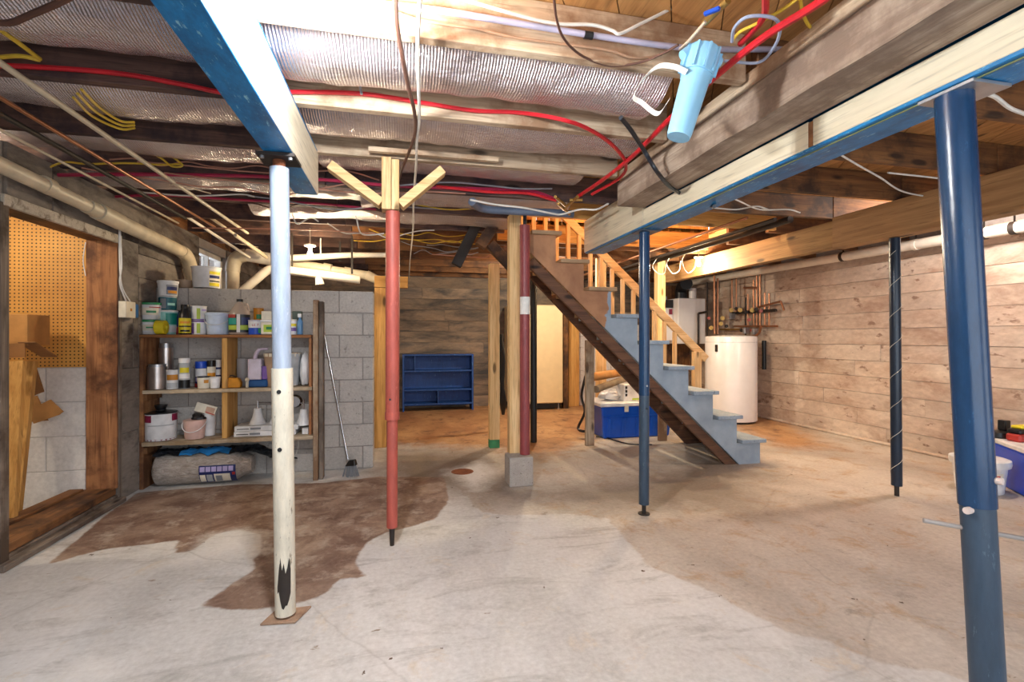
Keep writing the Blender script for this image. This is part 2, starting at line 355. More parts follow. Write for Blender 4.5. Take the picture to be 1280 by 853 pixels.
# rusty floor drain set in its hollow
dr = thing('floor_drain', 'rusty round floor drain in the damp concrete left of the concrete block', 'drain', onZ(578, 590))
M['rust'] = concrete('rust', '6B3A22', 'A05E38', scale=12)
MB().lathe([(.10, .0015), (.092, .004), (.083, .005), (.08, .002)], seg=24).build('rim', 'rust', dr, local=True)
g = MB()
for k in range(-3, 4): g.box(-math.sqrt(.0064 - (k * .022) ** 2), math.sqrt(.0064 - (k * .022) ** 2), k * .022 - .004, k * .022 + .004, .002, .0045)
g.build('grate', 'rust', dr, local=True)

def board_wall(parent, axis, plane, u0, u1, z0, z1, side, mat_, rowh=.19, lmin=1.2, lmax=2.6, holes=(), name='board', jit=.004, back='mortar', bt=.16):
    """boards with their own edges in front of a solid backing; side=+1/-1 is where the room is; plane is the room-side face"""
    n = max(1, round((z1 - z0) / rowh)); rh = (z1 - z0) / n
    def place(a, b, za, zb, depth, thick):
        p0, p1 = sorted((plane - side * thick, plane + side * depth)); m = MB()
        if axis == 'x': m.box(p0, p1, a, b, za, zb)
        else: m.box(a, b, p0, p1, za, zb)
        return m
    for r in range(n):
        za, zb = z0 + r * rh, z0 + (r + 1) * rh; u = u0 - random.random() * lmin
        segs = []
        while u < u1:
            e = u + random.uniform(lmin, lmax); segs.append((max(u, u0), min(e, u1))); u = e
        for a, b in segs:
            cuts = [(a, b)]
            for (ha, hb, hza, hzb) in holes:
                if zb > hza + .01 and za < hzb - .01:
                    nc = []
                    for (p, q) in cuts:
                        if q <= ha or p >= hb: nc.append((p, q)); continue
                        if p < ha: nc.append((p, ha))
                        if q > hb: nc.append((hb, q))
                    cuts = nc
            for p, q in cuts:
                if q - p > .03:
                    place(p + .0015, q - .0015, za + .0015, zb - .0015, random.uniform(-jit, jit), .02).build(name, mat_, parent, bevel=.002)
    return

wl = struct('wall_left', (XL - .1, 3.5, 0))
dk = 'wallgrey'
board_wall(wl, 'x', XL, 4.33, YB, 0, ZJ, 1, dk, holes=[(5.5, 6.3, 1.62, 2.14)])
board_wall(wl, 'x', XL, 3.04, 4.33, 1.935, ZJ, 1, dk, rowh=.3, lmin=2, lmax=3)
board_wall(wl, 'x', XL, 4.06, 4.33, 0, 1.935, 1, dk, rowh=.5, lmin=1, lmax=2)
b = MB().box(XL - .19, XL - .02, 4.06, 5.5, 0, ZJ).box(XL - .19, XL - .02, 6.3, YB, 0, ZJ).box(XL - .19, XL - .02, 5.5, 6.3, 0, 1.62).box(XL - .19, XL - .02, 5.5, 6.3, 2.14, ZJ)
b.box(XL - .19, XL - .02, 3.04, 4.06, 1.935, ZJ).box(XL - .19, XL, YF, 3.0, 0, ZS - .21)
b.build('backing', 'mortar', wl)
# doorway without a door: jambs, header, sill
dw = struct('door_1', (XL - .1, 3.5, 0))
MB().box(XL - .19, XL + .002, 4.03, 4.058, .105, 1.90).build('jamb', 'jamb', dw, bevel=.002)
MB().box(XL - .19, XL + .012, 2.98, 3.04, .0, 1.90).build('jamb', 'greyz', dw, bevel=.003)['label'] = 'near jamb with flaking white paint'
MB().box(XL - .19, XL - .01, 3.04, 4.05, 1.90, 1.932).build('header', 'browny', dw)
MB().box(XL - .01, XL + .016, 3.0, 4.07, 1.885, 1.945).build('header_trim', concrete('flaking_white_paint', 'A79C8B', 'D0C7B8', stain='6B5B4B', scale=9), dw, bevel=.003)
MB().box(XL - .002, XL + .012, 4.045, 4.075, .0, 1.9).build('corner_strip', 'greyz', dw)
MB().box(XL - .19, XL + .0, 3.0, 4.05, .0, .055).build('sill_timber', 'greyy', dw, bevel=.006)
MB().box(XL - .21, XL - .01, 3.0, 4.045, .057, .108).build('sill_board', 'palex' if 0 else 'browny', dw, bevel=.004)
MB().box(XL - .02, XL + .05, 2.95, 4.06, .0, .035).build('sill_strip', 'greyy', dw, bevel=.006)
MB().bar((XL - .26, 3.1, .11), (XL - .23, 4.0, .11), .09, .03).build('loose_board', 'browny', dw, bevel=.003)
# room behind the doorway
wr = struct('wall_room', (-2.8, 4.1, 0))
MB().box(-3.45, XL - .195, 4.058, 4.2, 0, ZS).build('backing', 'mortarw', wr)
for r in range(4):
    zt = r * .246; x = -3.45 + (.0 if r % 2 else -.25)
    while x < XL - .2:
        a, c_ = max(x, -3.45), min(x + .49, XL - .197)
        if c_ - a > .03: MB().box(a + .002, c_ - .002, 4.052, 4.08, zt + .002, zt + .244).build('block', 'blockw', wr, bevel=.003)
        x += .494
pg = MB().box(-3.45, XL - .197, 4.045, 4.055, .987, ZJ).build('pegboard', 'peg', wr)
MB().box(-3.47, -3.45, 1.5, 4.2, 0, ZS).build('side_panel', 'blockw', wr)
MB().box(-3.45, XL - .19, 1.48, 1.5, 0, ZS).build('end_panel', 'blockw', wr)

# cinder block wall carrying the shelves
wb = struct('wall_block', (-1.2, 4.7, 0))
MB().box(XL, -.265, 4.606, 4.79, 0, 1.62).build('mortar_bed', 'mortar', wb)
proto = {}
for r in range(8):
    xe = -.26; first = .095 if r % 2 == 0 else .30; x1 = xe; wds = first
    while x1 > XL:
        x0 = max(XL, x1 - wds); L = round(x1 - x0 - .008, 3)
        if L > .02:
            if L not in proto:
                o = MB().box(-L / 2, L / 2, -.1, .1, 0, .195).build('block', 'blockc', wb, bevel=.004, local=True); proto[L] = o
            else: o = proto[L].copy(); C.objects.link(o); o.name = 'block'
            o.location = Vector(((x0 + x1) / 2, 4.7, r * .2035 + .002)) - Vector((-1.2, 4.7, 0))
        x1 -= wds; wds = .4065
# back wall and right wall of board-formed concrete
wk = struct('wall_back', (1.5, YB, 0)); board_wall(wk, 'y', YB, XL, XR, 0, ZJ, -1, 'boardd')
MB().box(XL, XR, YB + .02, YB + .15, 0, ZS + .03).box(XL, XR, YB - .03, YB + .02, ZJ + .002, ZS - .002).build('backing', 'mortar', wk)
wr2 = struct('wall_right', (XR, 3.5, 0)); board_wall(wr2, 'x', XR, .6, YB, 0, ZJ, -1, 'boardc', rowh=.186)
MB().box(XR + .02, XR + .15, YF, YB, 0, ZS + .03).box(XR - .01, XR + .02, YF, .6, 0, ZJ).build('backing', 'mortar', wr2)
wf = MB().box(-3.5, XR + .1, YF - .1, YF, 0, ZS).build('wall_front', 'blockw'); wf['kind'] = 'structure'
cv = MB().box(XR - .045, XR - .005, .6, 6.6, 0, .035).build('baseboard_right', 'boardc', bevel=.012); cv['kind'] = 'structure'

# small basement window high in the left wall, daylight behind
wn = struct('window_1', (XL - .1, 5.9, 1.62))
M['whitep'] = plain('E4E0D8', .5, key='white_trim_paint')
for a in ((5.5, 5.545, 1.62, 2.14), (6.255, 6.3, 1.62, 2.14), (5.5, 6.3, 1.62, 1.66), (5.5, 6.3, 2.09, 2.14), (5.885, 5.905, 1.66, 2.09)):
    MB().box(XL - .13, XL - .06, *a).build('frame', 'whitep', wn, bevel=.003)
MB().box(XL - .06, XL + .0, 5.5, 6.3, 1.60, 1.622).build('sill', 'whitep', wn)
MB().box(XL - .11, XL - .10, 5.54, 5.885, 1.66, 2.09).build('pane', glassy('glass', (.9, .95, .95), .12), wn)
MB().box(XL - .11, XL - .10, 5.905, 6.26, 1.66, 2.09).build('pane', glassy('glass2', (.9, .95, .95), .12), wn)

# ceiling: subfloor boards laid on the diagonal, joists, foil-faced insulation
ce = struct('ceiling', (1.5, 3.5, ZJ))
OPX0, OPX1, OPY0, OPY1 = .98, 3.5, 3.97, 4.97
def clip(poly, a, b_, c_):     # keep a*x+b*y<=c
    out = []
    for i in range(len(poly)):
        p, q = poly[i], poly[(i + 1) % len(poly)]; fp, fq = a * p[0] + b_ * p[1] - c_, a * q[0] + b_ * q[1] - c_
        if fp <= 0: out.append(p)
        if fp * fq < 0:
            t = fp / (fp - fq); out.append((p[0] + (q[0] - p[0]) * t, p[1] + (q[1] - p[1]) * t))
    return out
def rectclip(poly, x0, x1, y0, y1):
    for h in ((-1, 0, -x0), (1, 0, x1), (0, -1, -y0), (0, 1, y1)):
        poly = clip(poly, *h)
        if len(poly) < 3: return None
    return poly
subf = wood('subfloor_board', 'A5713F', 'D09A5E', 'y', amt=.15, bmp=.2)
dx, dy = math.cos(math.radians(58)), math.sin(math.radians(58)); W = .185
for k in range(-30, 60):
    cx = k * W; base = Vector((1.5, 3.5)); n_ = Vector((-dy, dx)); t_ = Vector((dx, dy))
    o = base + n_ * (cx - 12 * W)
    q = [o + t_ * -12, o + t_ * 12, o + t_ * 12 + n_ * (W - .004), o + t_ * -12 + n_ * (W - .004)]; q = [(p.x, p.y) for p in q]
    for rc in ((-3.45, XR, YF, OPY0), (-3.45, OPX0, OPY0, OPY1), (OPX1, XR, OPY0, OPY1), (-3.45, XR, OPY1, YB)):
        pp = rectclip(q, *rc)
        if pp and abs(sum(pp[i][0] * pp[(i + 1) % len(pp)][1] - pp[(i + 1) % len(pp)][0] * pp[i][1] for i in range(len(pp)))) > .01:
            MB().slab(pp, ZS, ZS + .02).build('plank', subf, ce)
MB().box(-3.45, XR, YF, OPY0, ZS + .021, ZS + .04).box(-3.45, OPX0, OPY0, OPY1, ZS + .021, ZS + .04).box(OPX1, XR, OPY0, OPY1, ZS + .021, ZS + .04).box(-3.45, XR, OPY1, YB, ZS + .021, ZS + .04).build('underlay', 'browny', ce)
JY = [1.1 + .59 * k for k in range(-4, 13)]
for y in JY:
    cut = OPY0 - .02 < y < OPY1 + .02
    far = y > 3.2
    segs = [(-3.4, -.51, 'darkx')]  # dark left and pale middle joists: mostly light and shade put into wood colour
    if cut: segs += [(-.505, OPX0, 'darkx'), (OPX1, 5.25, 'brownx')]
    else: segs += [(-.505, 1.345 if y < 2.9 else 1.63, 'palex' if y < 3.2 else ('brownx' if y > 5 else 'darkx')), (1.64 if y > 2.9 else 1.40, 3.64, 'brownx'), (3.645, 5.25, 'brownx')]
    for a, c_, mt in segs:
        j = random.uniform(-.004, .004)
        if y < YB - .1: MB().box(a, c_, y - .022, y + .022, ZJ + j if not mt.startswith('dark') else ZJ + abs(j), ZS - .002).build('joist', mt, ce, bevel=.003)
for y in (OPY0 - .025, OPY1 + .025): MB().box(OPX0, OPX1, y - .02, y + .02, ZJ, ZS).build('joist', 'amberx', ce, bevel=.003)
MB().box(-2.2, XL + .0, 4.8, YB, ZJ, ZS - .003).build('rim_board', 'browny', ce)
def foil_strip(x0, x1, y0, y1, sag, seed, dens=.03, mat_='foil'):
    nx_, ny_ = max(3, int((x1 - x0) / dens)), 22; vs = []; fs = []
    for j in range(ny_ + 1):
        v = j / ny_
        for i in range(nx_ + 1):
            x = x0 + (x1 - x0) * i / nx_; y = y0 + (y1 - y0) * v
            s = sag * (1 - (2 * v - 1) ** 2) ** .8 * (1 + .35 * mnoise.noise(Vector((x * 1.3, seed, 0))))
            s += .010 * mnoise.noise(Vector((x * 9, y * 14, seed))) + .005 * mnoise.noise(Vector((x * 30, y * 34, seed)))
            vs.append((x, y, 2.385 - s))
    for j in range(ny_):
        for i in range(nx_): a = j * (nx_ + 1) + i; fs.append((a, a + 1, a + nx_ + 2, a + nx_ + 1))
    return MB().add(vs, fs).build('foil_insulation', mat_, ce, smooth=False)
for o in [foil_strip(x0, x1, JY[k] + .024, JY[k + 1] - .024, sg, sd) for k, x0, x1, sg, sd in (
        (5, -3.3, -.52, .13, 1), (5, -.50, 1.10, .15, 2), (6, -3.3, -.52, .12, 3), (6, -.50, 1.30, .13, 4), (7, -3.3, -.52, .11, 5), (7, -.5, 1.2, .10, 6),
        (8, -2.2, -.3, .15, 7), (8, -.3, 1.3, .17, 8), (9, -1.2, .95, .17, 9), (4, -3.3, -.52, .1, 10))]:
    o.data.polygons.foreach_set('use_smooth', [True] * len(o.data.polygons))
# upstairs seen through the stair opening
up = struct('wall_stairwell', (2.2, 4.5, ZS))
amb = 'amberz'
x = OPX0
while x < OPX1: MB().box(x, min(x + .14, OPX1) - .003, OPY1 + .0, OPY1 + .02, ZS, 4.4).build('board', amb, up, bevel=.002); x += .143
MB().box(OPX0 - .03, OPX0 - .005, OPY0, OPY1, ZS, 4.4).build('end_panel', amb, up)
MB().box(OPX1 + .005, OPX1 + .03, OPY0, OPY1, ZS, 4.4).build('end_panel', amb, up)
MB().box(OPX0, OPX1, OPY0 - .04, OPY0 - .02, ZS + .042, 4.4).build('front_panel', amb, up)
MB().box(OPX0, OPX1, OPY0 - .04, OPY1 + .02, 4.4, 4.45).build('top_panel', 'whitep', up)

# ================================================================== BEAMS AND POSTS
def groove_plate(m, x0, x1, y0, y1, z): return m.box(x0, x1, y0, y1, z, z + .014)
rb = thing('steel_beam', 'blue steel beam packed with cream-painted boards, under the old timber on the right', 'beam', (1.62, 1.7, 1.93))
MB().box(1.552, 1.72, -.9, 3.93, 1.93, 1.944).build('flange', 'bluesteel', rb, bevel=.002)
MB().box(1.552, 1.72, -.9, 3.93, 2.19, 2.204).build('flange', 'bluesteel', rb)
MB().box(1.625, 1.645, -.9, 3.93, 1.944, 2.19).build('web', 'bluesteel', rb)
MB().box(1.570, 1.576, -.9, 3.93, 1.926, 1.93).build('weld_bead', plain('7E8A5C', .5), rb)
for a, b_, zt in ((-.9, 1.553, 2.045), (1.575, 2.895, 2.045), (2.905, 3.95, 2.215)):
    MB().box(1.549, 1.575, a, b_, 1.942, zt).build('packing_board', 'white_lumber', rb, bevel=.002)
    MB().box(1.695, 1.722, a, b_, 1.945, 2.185).build('packing_board', 'white_lumber', rb, bevel=.002)
MB().box(1.55, 1.57, 1.553, 1.575, 1.944, 2.04).build('shim', 'jamb', rb)
lb = thing('steel_beam', 'blue steel beam with a cream board along its side, above the white paint-flaked post', 'beam', (-.5, 1, 1.97))
MB().box(-.562, -.448, -.9, 2.77, 1.97, 1.986).build('flange', 'bluesteel', lb, bevel=.002)
MB().box(-.512, -.496, -.9, 2.77, 1.986, 2.20).build('web', 'bluesteel', lb)
MB().box(-.562, -.450, -.9, 2.77, 2.20, 2.216).build('flange', 'bluesteel', lb)
MB().box(-.492, -.446, -.9, 2.78, 1.974, 2.198).build('packing_board', 'white_lumber', lb, bevel=.002)
MB().box(-.56, -.516, -.9, 2.76, 1.988, 2.198).build('packing_board', 'bluesteel', lb, bevel=.002)
tb = thing('timber_beam', 'rough old brown timber beam running along the cream boards of the right beam', 'beam', (1.45, 1.5, 2.05))
m = MB(); n = 40; vs = []; fs = []          # hewn: slightly waving arrises
for i in range(n + 1):
    y = -.9 + (2.88 + .9) * i / n; w1 = .006 * mnoise.noise(Vector((0, y * 3, 1))); w2 = .007 * mnoise.noise(Vector((0, y * 4, 5)))
    vs += [(1.357 + w1, y, 2.05 + w2), (1.546, y, 2.052), (1.546, y, 2.198), (1.357 + w1, y, 2.198 + w2 * .3)]
for i in range(n):
    for k in range(4): a = i * 4; fs.append((a + k, a + (k + 1) % 4, a + 4 + (k + 1) % 4, a + 4 + k))
fs += [(3, 2, 1, 0), (n * 4, n * 4 + 1, n * 4 + 2, n * 4 + 3)]
m.add(vs, fs).build('timber', 'timber', tb, bevel=0)
MB().box(1.358, 1.395, -.9, 2.86, 2.203, 2.268).build('top_board', 'paley', tb, bevel=.003)
cb = thing('wooden_beam', 'plain brown built-up wooden beam over the thin far right dark post', 'beam', (3.65, 3, 1.96))
MB().box(3.58, 3.72, -.9, 3.39, 1.96, ZJ - .006).build('plank', 'ambery' if 0 else wood('tan_beam_board', '8F6A45', 'B58D60', 'y', bmp=.15, amt=.05), cb, bevel=.003)
MB().box(3.60, 3.70, 3.395, 6.1, 1.97, 2.2).build('plank', wood('tan_beam_board_old', '8A673F', 'B08A58', 'y', bmp=.2, amt=.05), cb, bevel=.003)

def steel(name, c, rough=.35, edge=None, met=.0):
    m, nt, b = newmat(name); v = coords(nt, (5, 5, 1.2)); n = noise(nt, v, 4, 7, .7)
    c = hexc(c); col = ramp(nt, n, .3, .7, tuple(x * .75 for x in c), tuple(x * 1.2 for x in c))
    if edge: col = mixc(nt, ramp(nt, noise(nt, v, 9, 6, .7), .62, .66), col, hexc(edge))
    nt.links.new(col, b.inputs['Base Color']); b.inputs['Roughness'].default_value = rough; b.inputs['Metallic'].default_value = met
    bump(nt, b, noise(nt, v, 30, 3), .12, .003); return m
M['navy'] = steel('dark_blue_gloss_paint', '1A3C60', .26, '24507A')
M['navy2'] = steel('slate_blue_paint', '35475A', .38, '4E6070')
M['redox'] = steel('red_oxide_primer', 'AE5347', .5, 'C2695B')
M['maroon'] = steel('maroon_primer', '8A3F41', .45, '9C5150')
M['bluegrey'] = steel('blue_grey_steel', '9AA7BA', .4, 'B4BCC9')
M['offwhite'] = steel('flaking_off_white_paint', 'D9D2C0', .6, '8F8574')
M['black'] = plain('16181C', .4, key='black_paint'); M['iron'] = plain('3A332F', .6, .4, key='dark_iron'); M['chrome'] = plain('C9CBD0', .22, 1, key='chrome')
M['silver'] = plain('AEB0B4', .35, .8, key='galvanised')

def leanpost(name, label, top, base, parts, **kw):
    """parts: (part, z0, z1, r0, r1, mat); the axis runs from base to top"""
    t = thing(name, label, 'post', base); top, base = Vector(top), Vector(base); d = top - base
    for (pn, a, b_, r0, r1, mt) in parts:
        MB().tube([base + d * a, base + d * b_], [r0, r1], 24).build(pn, mt, t, smooth=True)
    return t, base, d
# near blue post
t, b0, d = leanpost('steel_post', 'shiny dark blue steel post nearest on the right, under the blue beam', (1.60, 1.10, 1.918), onZ(1240, 949),
    [('pipe', .372, 1, .0435, .046, 'navy'), ('inner_pipe', .02, .38, .040, .040, 'navy2')])
MB().box(1.555, 1.70, 1.02, 1.17, 1.918, 1.928).build('top_plate', 'silver', t, bevel=.001)
MB().box(b0.x - .08, b0.x + .08, b0.y - .08, b0.y + .08, 0, .012).build('foot_plate', 'navy2', t)
for fr, ang in ((.368, -170), (.415, -75)):
    p = b0 + d * fr; a = math.radians(ang); q = Vector((math.cos(a), math.sin(a), 0)); MB().tube([p + q * .036, p + q * .058], .010, 10).build('bolt', plain('D8C6BE', .5), t.children[0], smooth=True)
p = b0 + d * .334; MB().tube([p + Vector((-.11, .07, .014)), p + Vector((.12, -.07, -.014))], .007, 8).build('adjusting_bar', plain('A39A94', .6), t, smooth=True)
# mid blue post
t, b0, d = leanpost('steel_post', 'slim blue-black steel post standing in front of the grey staircase', (1.615, 3.0, 1.918), (1.60, 2.98, 0),
    [('pipe', .42, 1, .036, .036, 'navy'), ('inner_pipe', .035, .43, .034, .034, 'navy2'), ('screw', 0, .04, .014, .014, 'iron')])
MB().box(1.555, 1.70, 2.93, 3.07, 1.918, 1.928).build('top_plate', 'navy2', t)
for fr in (.455, .375): p = b0 + d * fr; MB().tube([p + Vector((0, -.032, 0)), p + Vector((0, -.040, 0))], .006, 8).build('bolt', 'silver' if fr > .4 else 'black', t.children[0])
MB().cyl(b0.x, b0.y, 0, .006, .04).build('foot_plate', 'iron', t)
# far right post wound with string
B0 = onZ(1121, 620)
t, b0, d = leanpost('steel_post', 'thin near-black steel post wound with white string, by the right wall', (3.655, B0.y + .02, 1.955), B0,
    [('pipe', .04, 1, .036, .036, steel('near_black_blue_paint', '1C2B3E', .3, '2B3F57')), ('screw', 0, .045, .016, .016, 'iron')])
MB().tube([b0 + d * (.05 + .9 * i / 200) + Vector((math.cos(i * .24), math.sin(i * .24), 0)) * .0385 for i in range(201)], .0018, 5).build('string', plain('D9D2C4', .8), t)
# left white post
WP = onZ(357, 772); 
t, b0, d = leanpost('steel_post', 'two-tone post, pale blue-grey above and flaking white paint below', onY(349, 205, WP.y), WP,
    [('pipe', .54, .99, .0375, .0385, 'bluegrey'), ('sleeve', .01, .55, .041, .043, 'offwhite')])
tp = onY(349, 205, WP.y); MB().box(tp.x - .075, tp.x + .075, tp.y - .07, tp.y + .07, 1.955, 1.968).build('top_plate', 'iron', t)
MB().tube([(tp.x, tp.y, 1.90), (tp.x, tp.y, 1.955)], .026, 14).build('screw', 'rust', t, smooth=True)
for sx in (-.055, .055): MB().cyl(tp.x + sx, tp.y - .05, 1.945, 1.958, .009, 8).build('bolt', 'silver', t)
MB().slab([(b0.x - .09, b0.y - .045), (b0.x + .05, b0.y - .06), (b0.x + .095, b0.y + .055), (b0.x - .055, b0.y + .05)], 0, .010).build('foot_plate', concrete('pale_rust', '8E6A52', 'B99A80', scale=14), t, bevel=.003)
for fr in (.50, .375): p = b0 + d * fr; MB().tube([p + Vector((-.004, -.036, 0)), p + Vector((-.004, -.0445, 0))], .009, 12).build('bolt_hole', 'black', t.children[0])
pp = b0 + d * .08; m = MB(); vs = []; fs = []
for i in range(9):
    a = math.radians(-125 + 75 * i / 8); h = (.03, .10, .155, .10, .13, .085, .11, .15, .10)[i]; lo_ = (.0, .01, -.03, -.06, -.065, -.05, -.05, -.03, 0)[i]
    for z in (lo_, h): vs.append((b0.x + .0425 * math.cos(a), b0.y + .0425 * math.sin(a), .12 + z))
for i in range(8): fs.append((2 * i, 2 * i + 2, 2 * i + 3, 2 * i + 1))
m.add(vs, fs).build('bare_patch', 'iron', t.children[1])['label'] = 'dark bare metal patch where the white paint has gone'
# red post with its wooden head
RP = onZ(490, 682); zt = onY(490, 265, RP.y).z
t, b0, d = leanpost('steel_post', 'red oxide post topped by a wooden Y-shaped head, left of the middle', (onY(491, 265, RP.y).x, RP.y, zt), RP,
    [('pipe', .38, 1, .039, .040, 'redox'), ('inner_pipe', .055, .385, .031, .031, 'redox'), ('collar', .378, .40, .042, .042, 'redox'), ('screw', 0, .06, .012, .017, 'iron')])
p = b0 + d * .44; MB().tube([p + Vector((-.012, -.036, 0)), p + Vector((-.012, -.042, 0))], .006, 10).build('bolt_hole', 'black', t.children[0])
hd = thing('post_head', 'new pine Y-shaped head of two uprights and two braces on the red oxide post', 'support', (b0.x, RP.y, zt))
xa, xb = onY(480, 200, RP.y).x, onY(491, 200, RP.y).x
cx_ = onY(489, 200, RP.y).x
MB().box(cx_ - .052, cx_ + .0, RP.y - .045, RP.y + .045, zt + .004, 2.225).build('upright', 'newz', hd, bevel=.002)
MB().box(cx_ + .003, cx_ + .045, RP.y - .045, RP.y + .045, zt + .004, 2.215).build('upright', 'newz', hd, bevel=.002)
for a, b_ in (((413, 208), (478, 254)), ((553, 214), (502, 256))):
    A, B_ = onY(*a, RP.y - .0), onY(*b_, RP.y - .0)
    if a[0] < 480: B_.x = min(B_.x, cx_ - .062)
    else: B_.x = max(B_.x, cx_ + .056)
    MB().bar(B_ + (B_ - A).normalized() * .01, A, .085, .05, (0, 0, 1)).build('brace', 'newx', hd, bevel=.002)
# maroon post on a concrete block, with the pine stud beside it
BK = onZ(652, 609); bt = thing('concrete_block', 'rough grey concrete block under the maroon post', 'block', (BK.x, BK.y + .1, 0))
MB().box(-.098, .098, -.098, .098, 0, .235).build('body', concrete('pad_concrete', '9C948E', 'B4ACA5', speck='6F6862', scale=9), bt, bevel=.006, local=True)
BY = BK.y + .1
t, b0, d = leanpost('steel_post', 'maroon steel post with a white paper label, standing on a concrete block', (onY(656, 282, BY).x, BY, onY(656, 282, BY).z), (onY(656, 575, BY).x, BY, .237),
    [('pipe', 0, 1, .041, .043, 'maroon'), ('screw', 1.0, 1.055, .015, .015, 'black')])
pz0, pz1 = onY(656, 393, BY - .04).z, onY(656, 371, BY - .04).z
MB().lathe([(.0445, pz0), (.0445, pz1)], (b0.x, b0.y, 0), 12, a0=math.radians(-165), a1=math.radians(-25)).build('paper_label', plain('E9E7E2', .7), t)
zz = b0.z + d.z * 1.055; MB().box(b0.x - .07, b0.x + .07, b0.y - .06, b0.y + .06, zz, zz + .012).build('top_plate', 'iron', t)
tag(MB().box(onY(635, 0, BY + .12).x, onY(649.5, 0, BY + .12).x, BY + .06, BY + .15, 0, 2.225).build('stud', 'newz', bevel=.003), 'tall new pine stud standing just left of the maroon post', 'stud')
S2 = onZ(618, 560); sg = thing('stud', 'pine stud with a green-stained foot, left of the taller stud', 'stud', (S2.x, S2.y + .025, 0)); MB().box(S2.x - .055, S2.x + .055, S2.y - .02, S2.y + .07, 0.09, 2.0).build('shaft', 'newz', sg, bevel=.003)
MB().box(S2.x - .055, S2.x + .055, S2.y - .02, S2.y + .07, 0.0, .089).build('foot', plain('3F8A5C', .7, mott=.2), sg, bevel=.003)['label'] = 'green-stained foot'
KP = onZ(667, 553); tag(MB().tube([(KP.x, KP.y, 0), (KP.x, KP.y, 2.2)], .038, 16).build('pipe_column', 'black', smooth=True), 'black pipe column beside the beige freezer, behind the maroon post', 'post')
# ================================================================== SHELVES
def crinkle(name, c0, c1, rough, metal):
    m, nt, b = newmat(name); v = coords(nt, (1, 3, 3), rnd=False); n = noise(nt, v, 14, 6, .7, 1.5)
    nt.links.new(ramp(nt, n, .35, .65, hexc(c0), hexc(c1)), b.inputs['Base Color']); b.inputs['Roughness'].default_value = rough; b.inputs['Metallic'].default_value = metal
    bump(nt, b, n, .9, .02); return m
SHY0, SHY1 = 4.33, 4.60
sh = thing('wooden_shelves', 'open shelves of old boards against the cinder block wall', 'shelves', (-1.35, 4.46, 0))
xl, xr = XL + .003, onY(389, 400, SHY0).x
MB().box(xl, xl + .028, SHY0, SHY1 - .005, .0, 1.195).build('side_board', wood('shelf_side', '7C4E2E', 'B98555', 'z', dirt='5E3A22'), sh, bevel=.002)
MB().box(xl, xr, SHY0 - .005, SHY1 - .005, 1.197, 1.222).build('shelf', wood('shelf_top', '7B4A28', 'A8713F', 'x'), sh, bevel=.002)
rag = wood('raw_board', 'A3907A', 'CDBB9F', 'x', dirt='8A7357')
MB().box(xl + .03, xr + .01, SHY0 - .02, SHY1 - .005, .755, .782).build('shelf', rag, sh, bevel=.002)
m = MB(); n = 40; vs = []; fs = []
for i in range(n + 1):
    x = xl + .03 + (xr + .02 - xl - .03) * i / n; w1 = .012 * mnoise.noise(Vector((x * 5, 0, 3))); w2 = .012 * mnoise.noise(Vector((x * 9, 2, 3)))
    vs += [(x, SHY0 - .03 + w1, .345 + w2 * .6), (x, SHY1 - .005, .348), (x, SHY1 - .005, .375), (x, SHY0 - .03 + w1, .375)]
for i in range(n):
    for k in range(4): a = i * 4; fs.append((a + k, a + (k + 1) % 4, a + 4 + (k + 1) % 4, a + 4 + k))
fs += [(3, 2, 1, 0), (n * 4, n * 4 + 1, n * 4 + 2, n * 4 + 3)]
m.add(vs, fs).build('shelf', rag, sh)['label'] = 'bottom shelf with a ragged split front edge'
dvx = onY(277, 450, SHY0).x
for z0, z1 in ((.784, 1.195), (.377, .753)): MB().box(dvx, dvx + .04, SHY0 + .005, SHY1 - .01, z0, z1).build('divider', 'amberz', sh, bevel=.002)
MB().box(xr - .02, xr, SHY0 + .01, SHY1 - .01, .784, 1.195).build('side_board', 'jamb', sh)
MB().box(xr - .02, xr, SHY0 + .01, SHY1 - .01, .377, .753).build('side_board', 'jamb', sh)
for z in (.70, .28): MB().box(xl + .03, xl + .055, SHY0 + .0, SHY1 - .03, z, z + .05).build('cleat', 'brownz', sh)
ux0 = onY(391, 400, SHY0 - .03).x
up_ = thing('shelf_upright', 'weathered grey 2x4 upright at the right end of the shelves', 'stud', (ux0 + .03, SHY0 + .02, 0))
MB().box(ux0 + .004, ux0 + .042, SHY0 - .045, SHY0 + .045, 0, 1.515).build('stud', 'palez', up_, bevel=.003)
MB().box(ux0 + .046, ux0 + .078, SHY0 - .02, SHY0 + .07, 0, 1.505).build('stud', 'greyz', up_, bevel=.003)

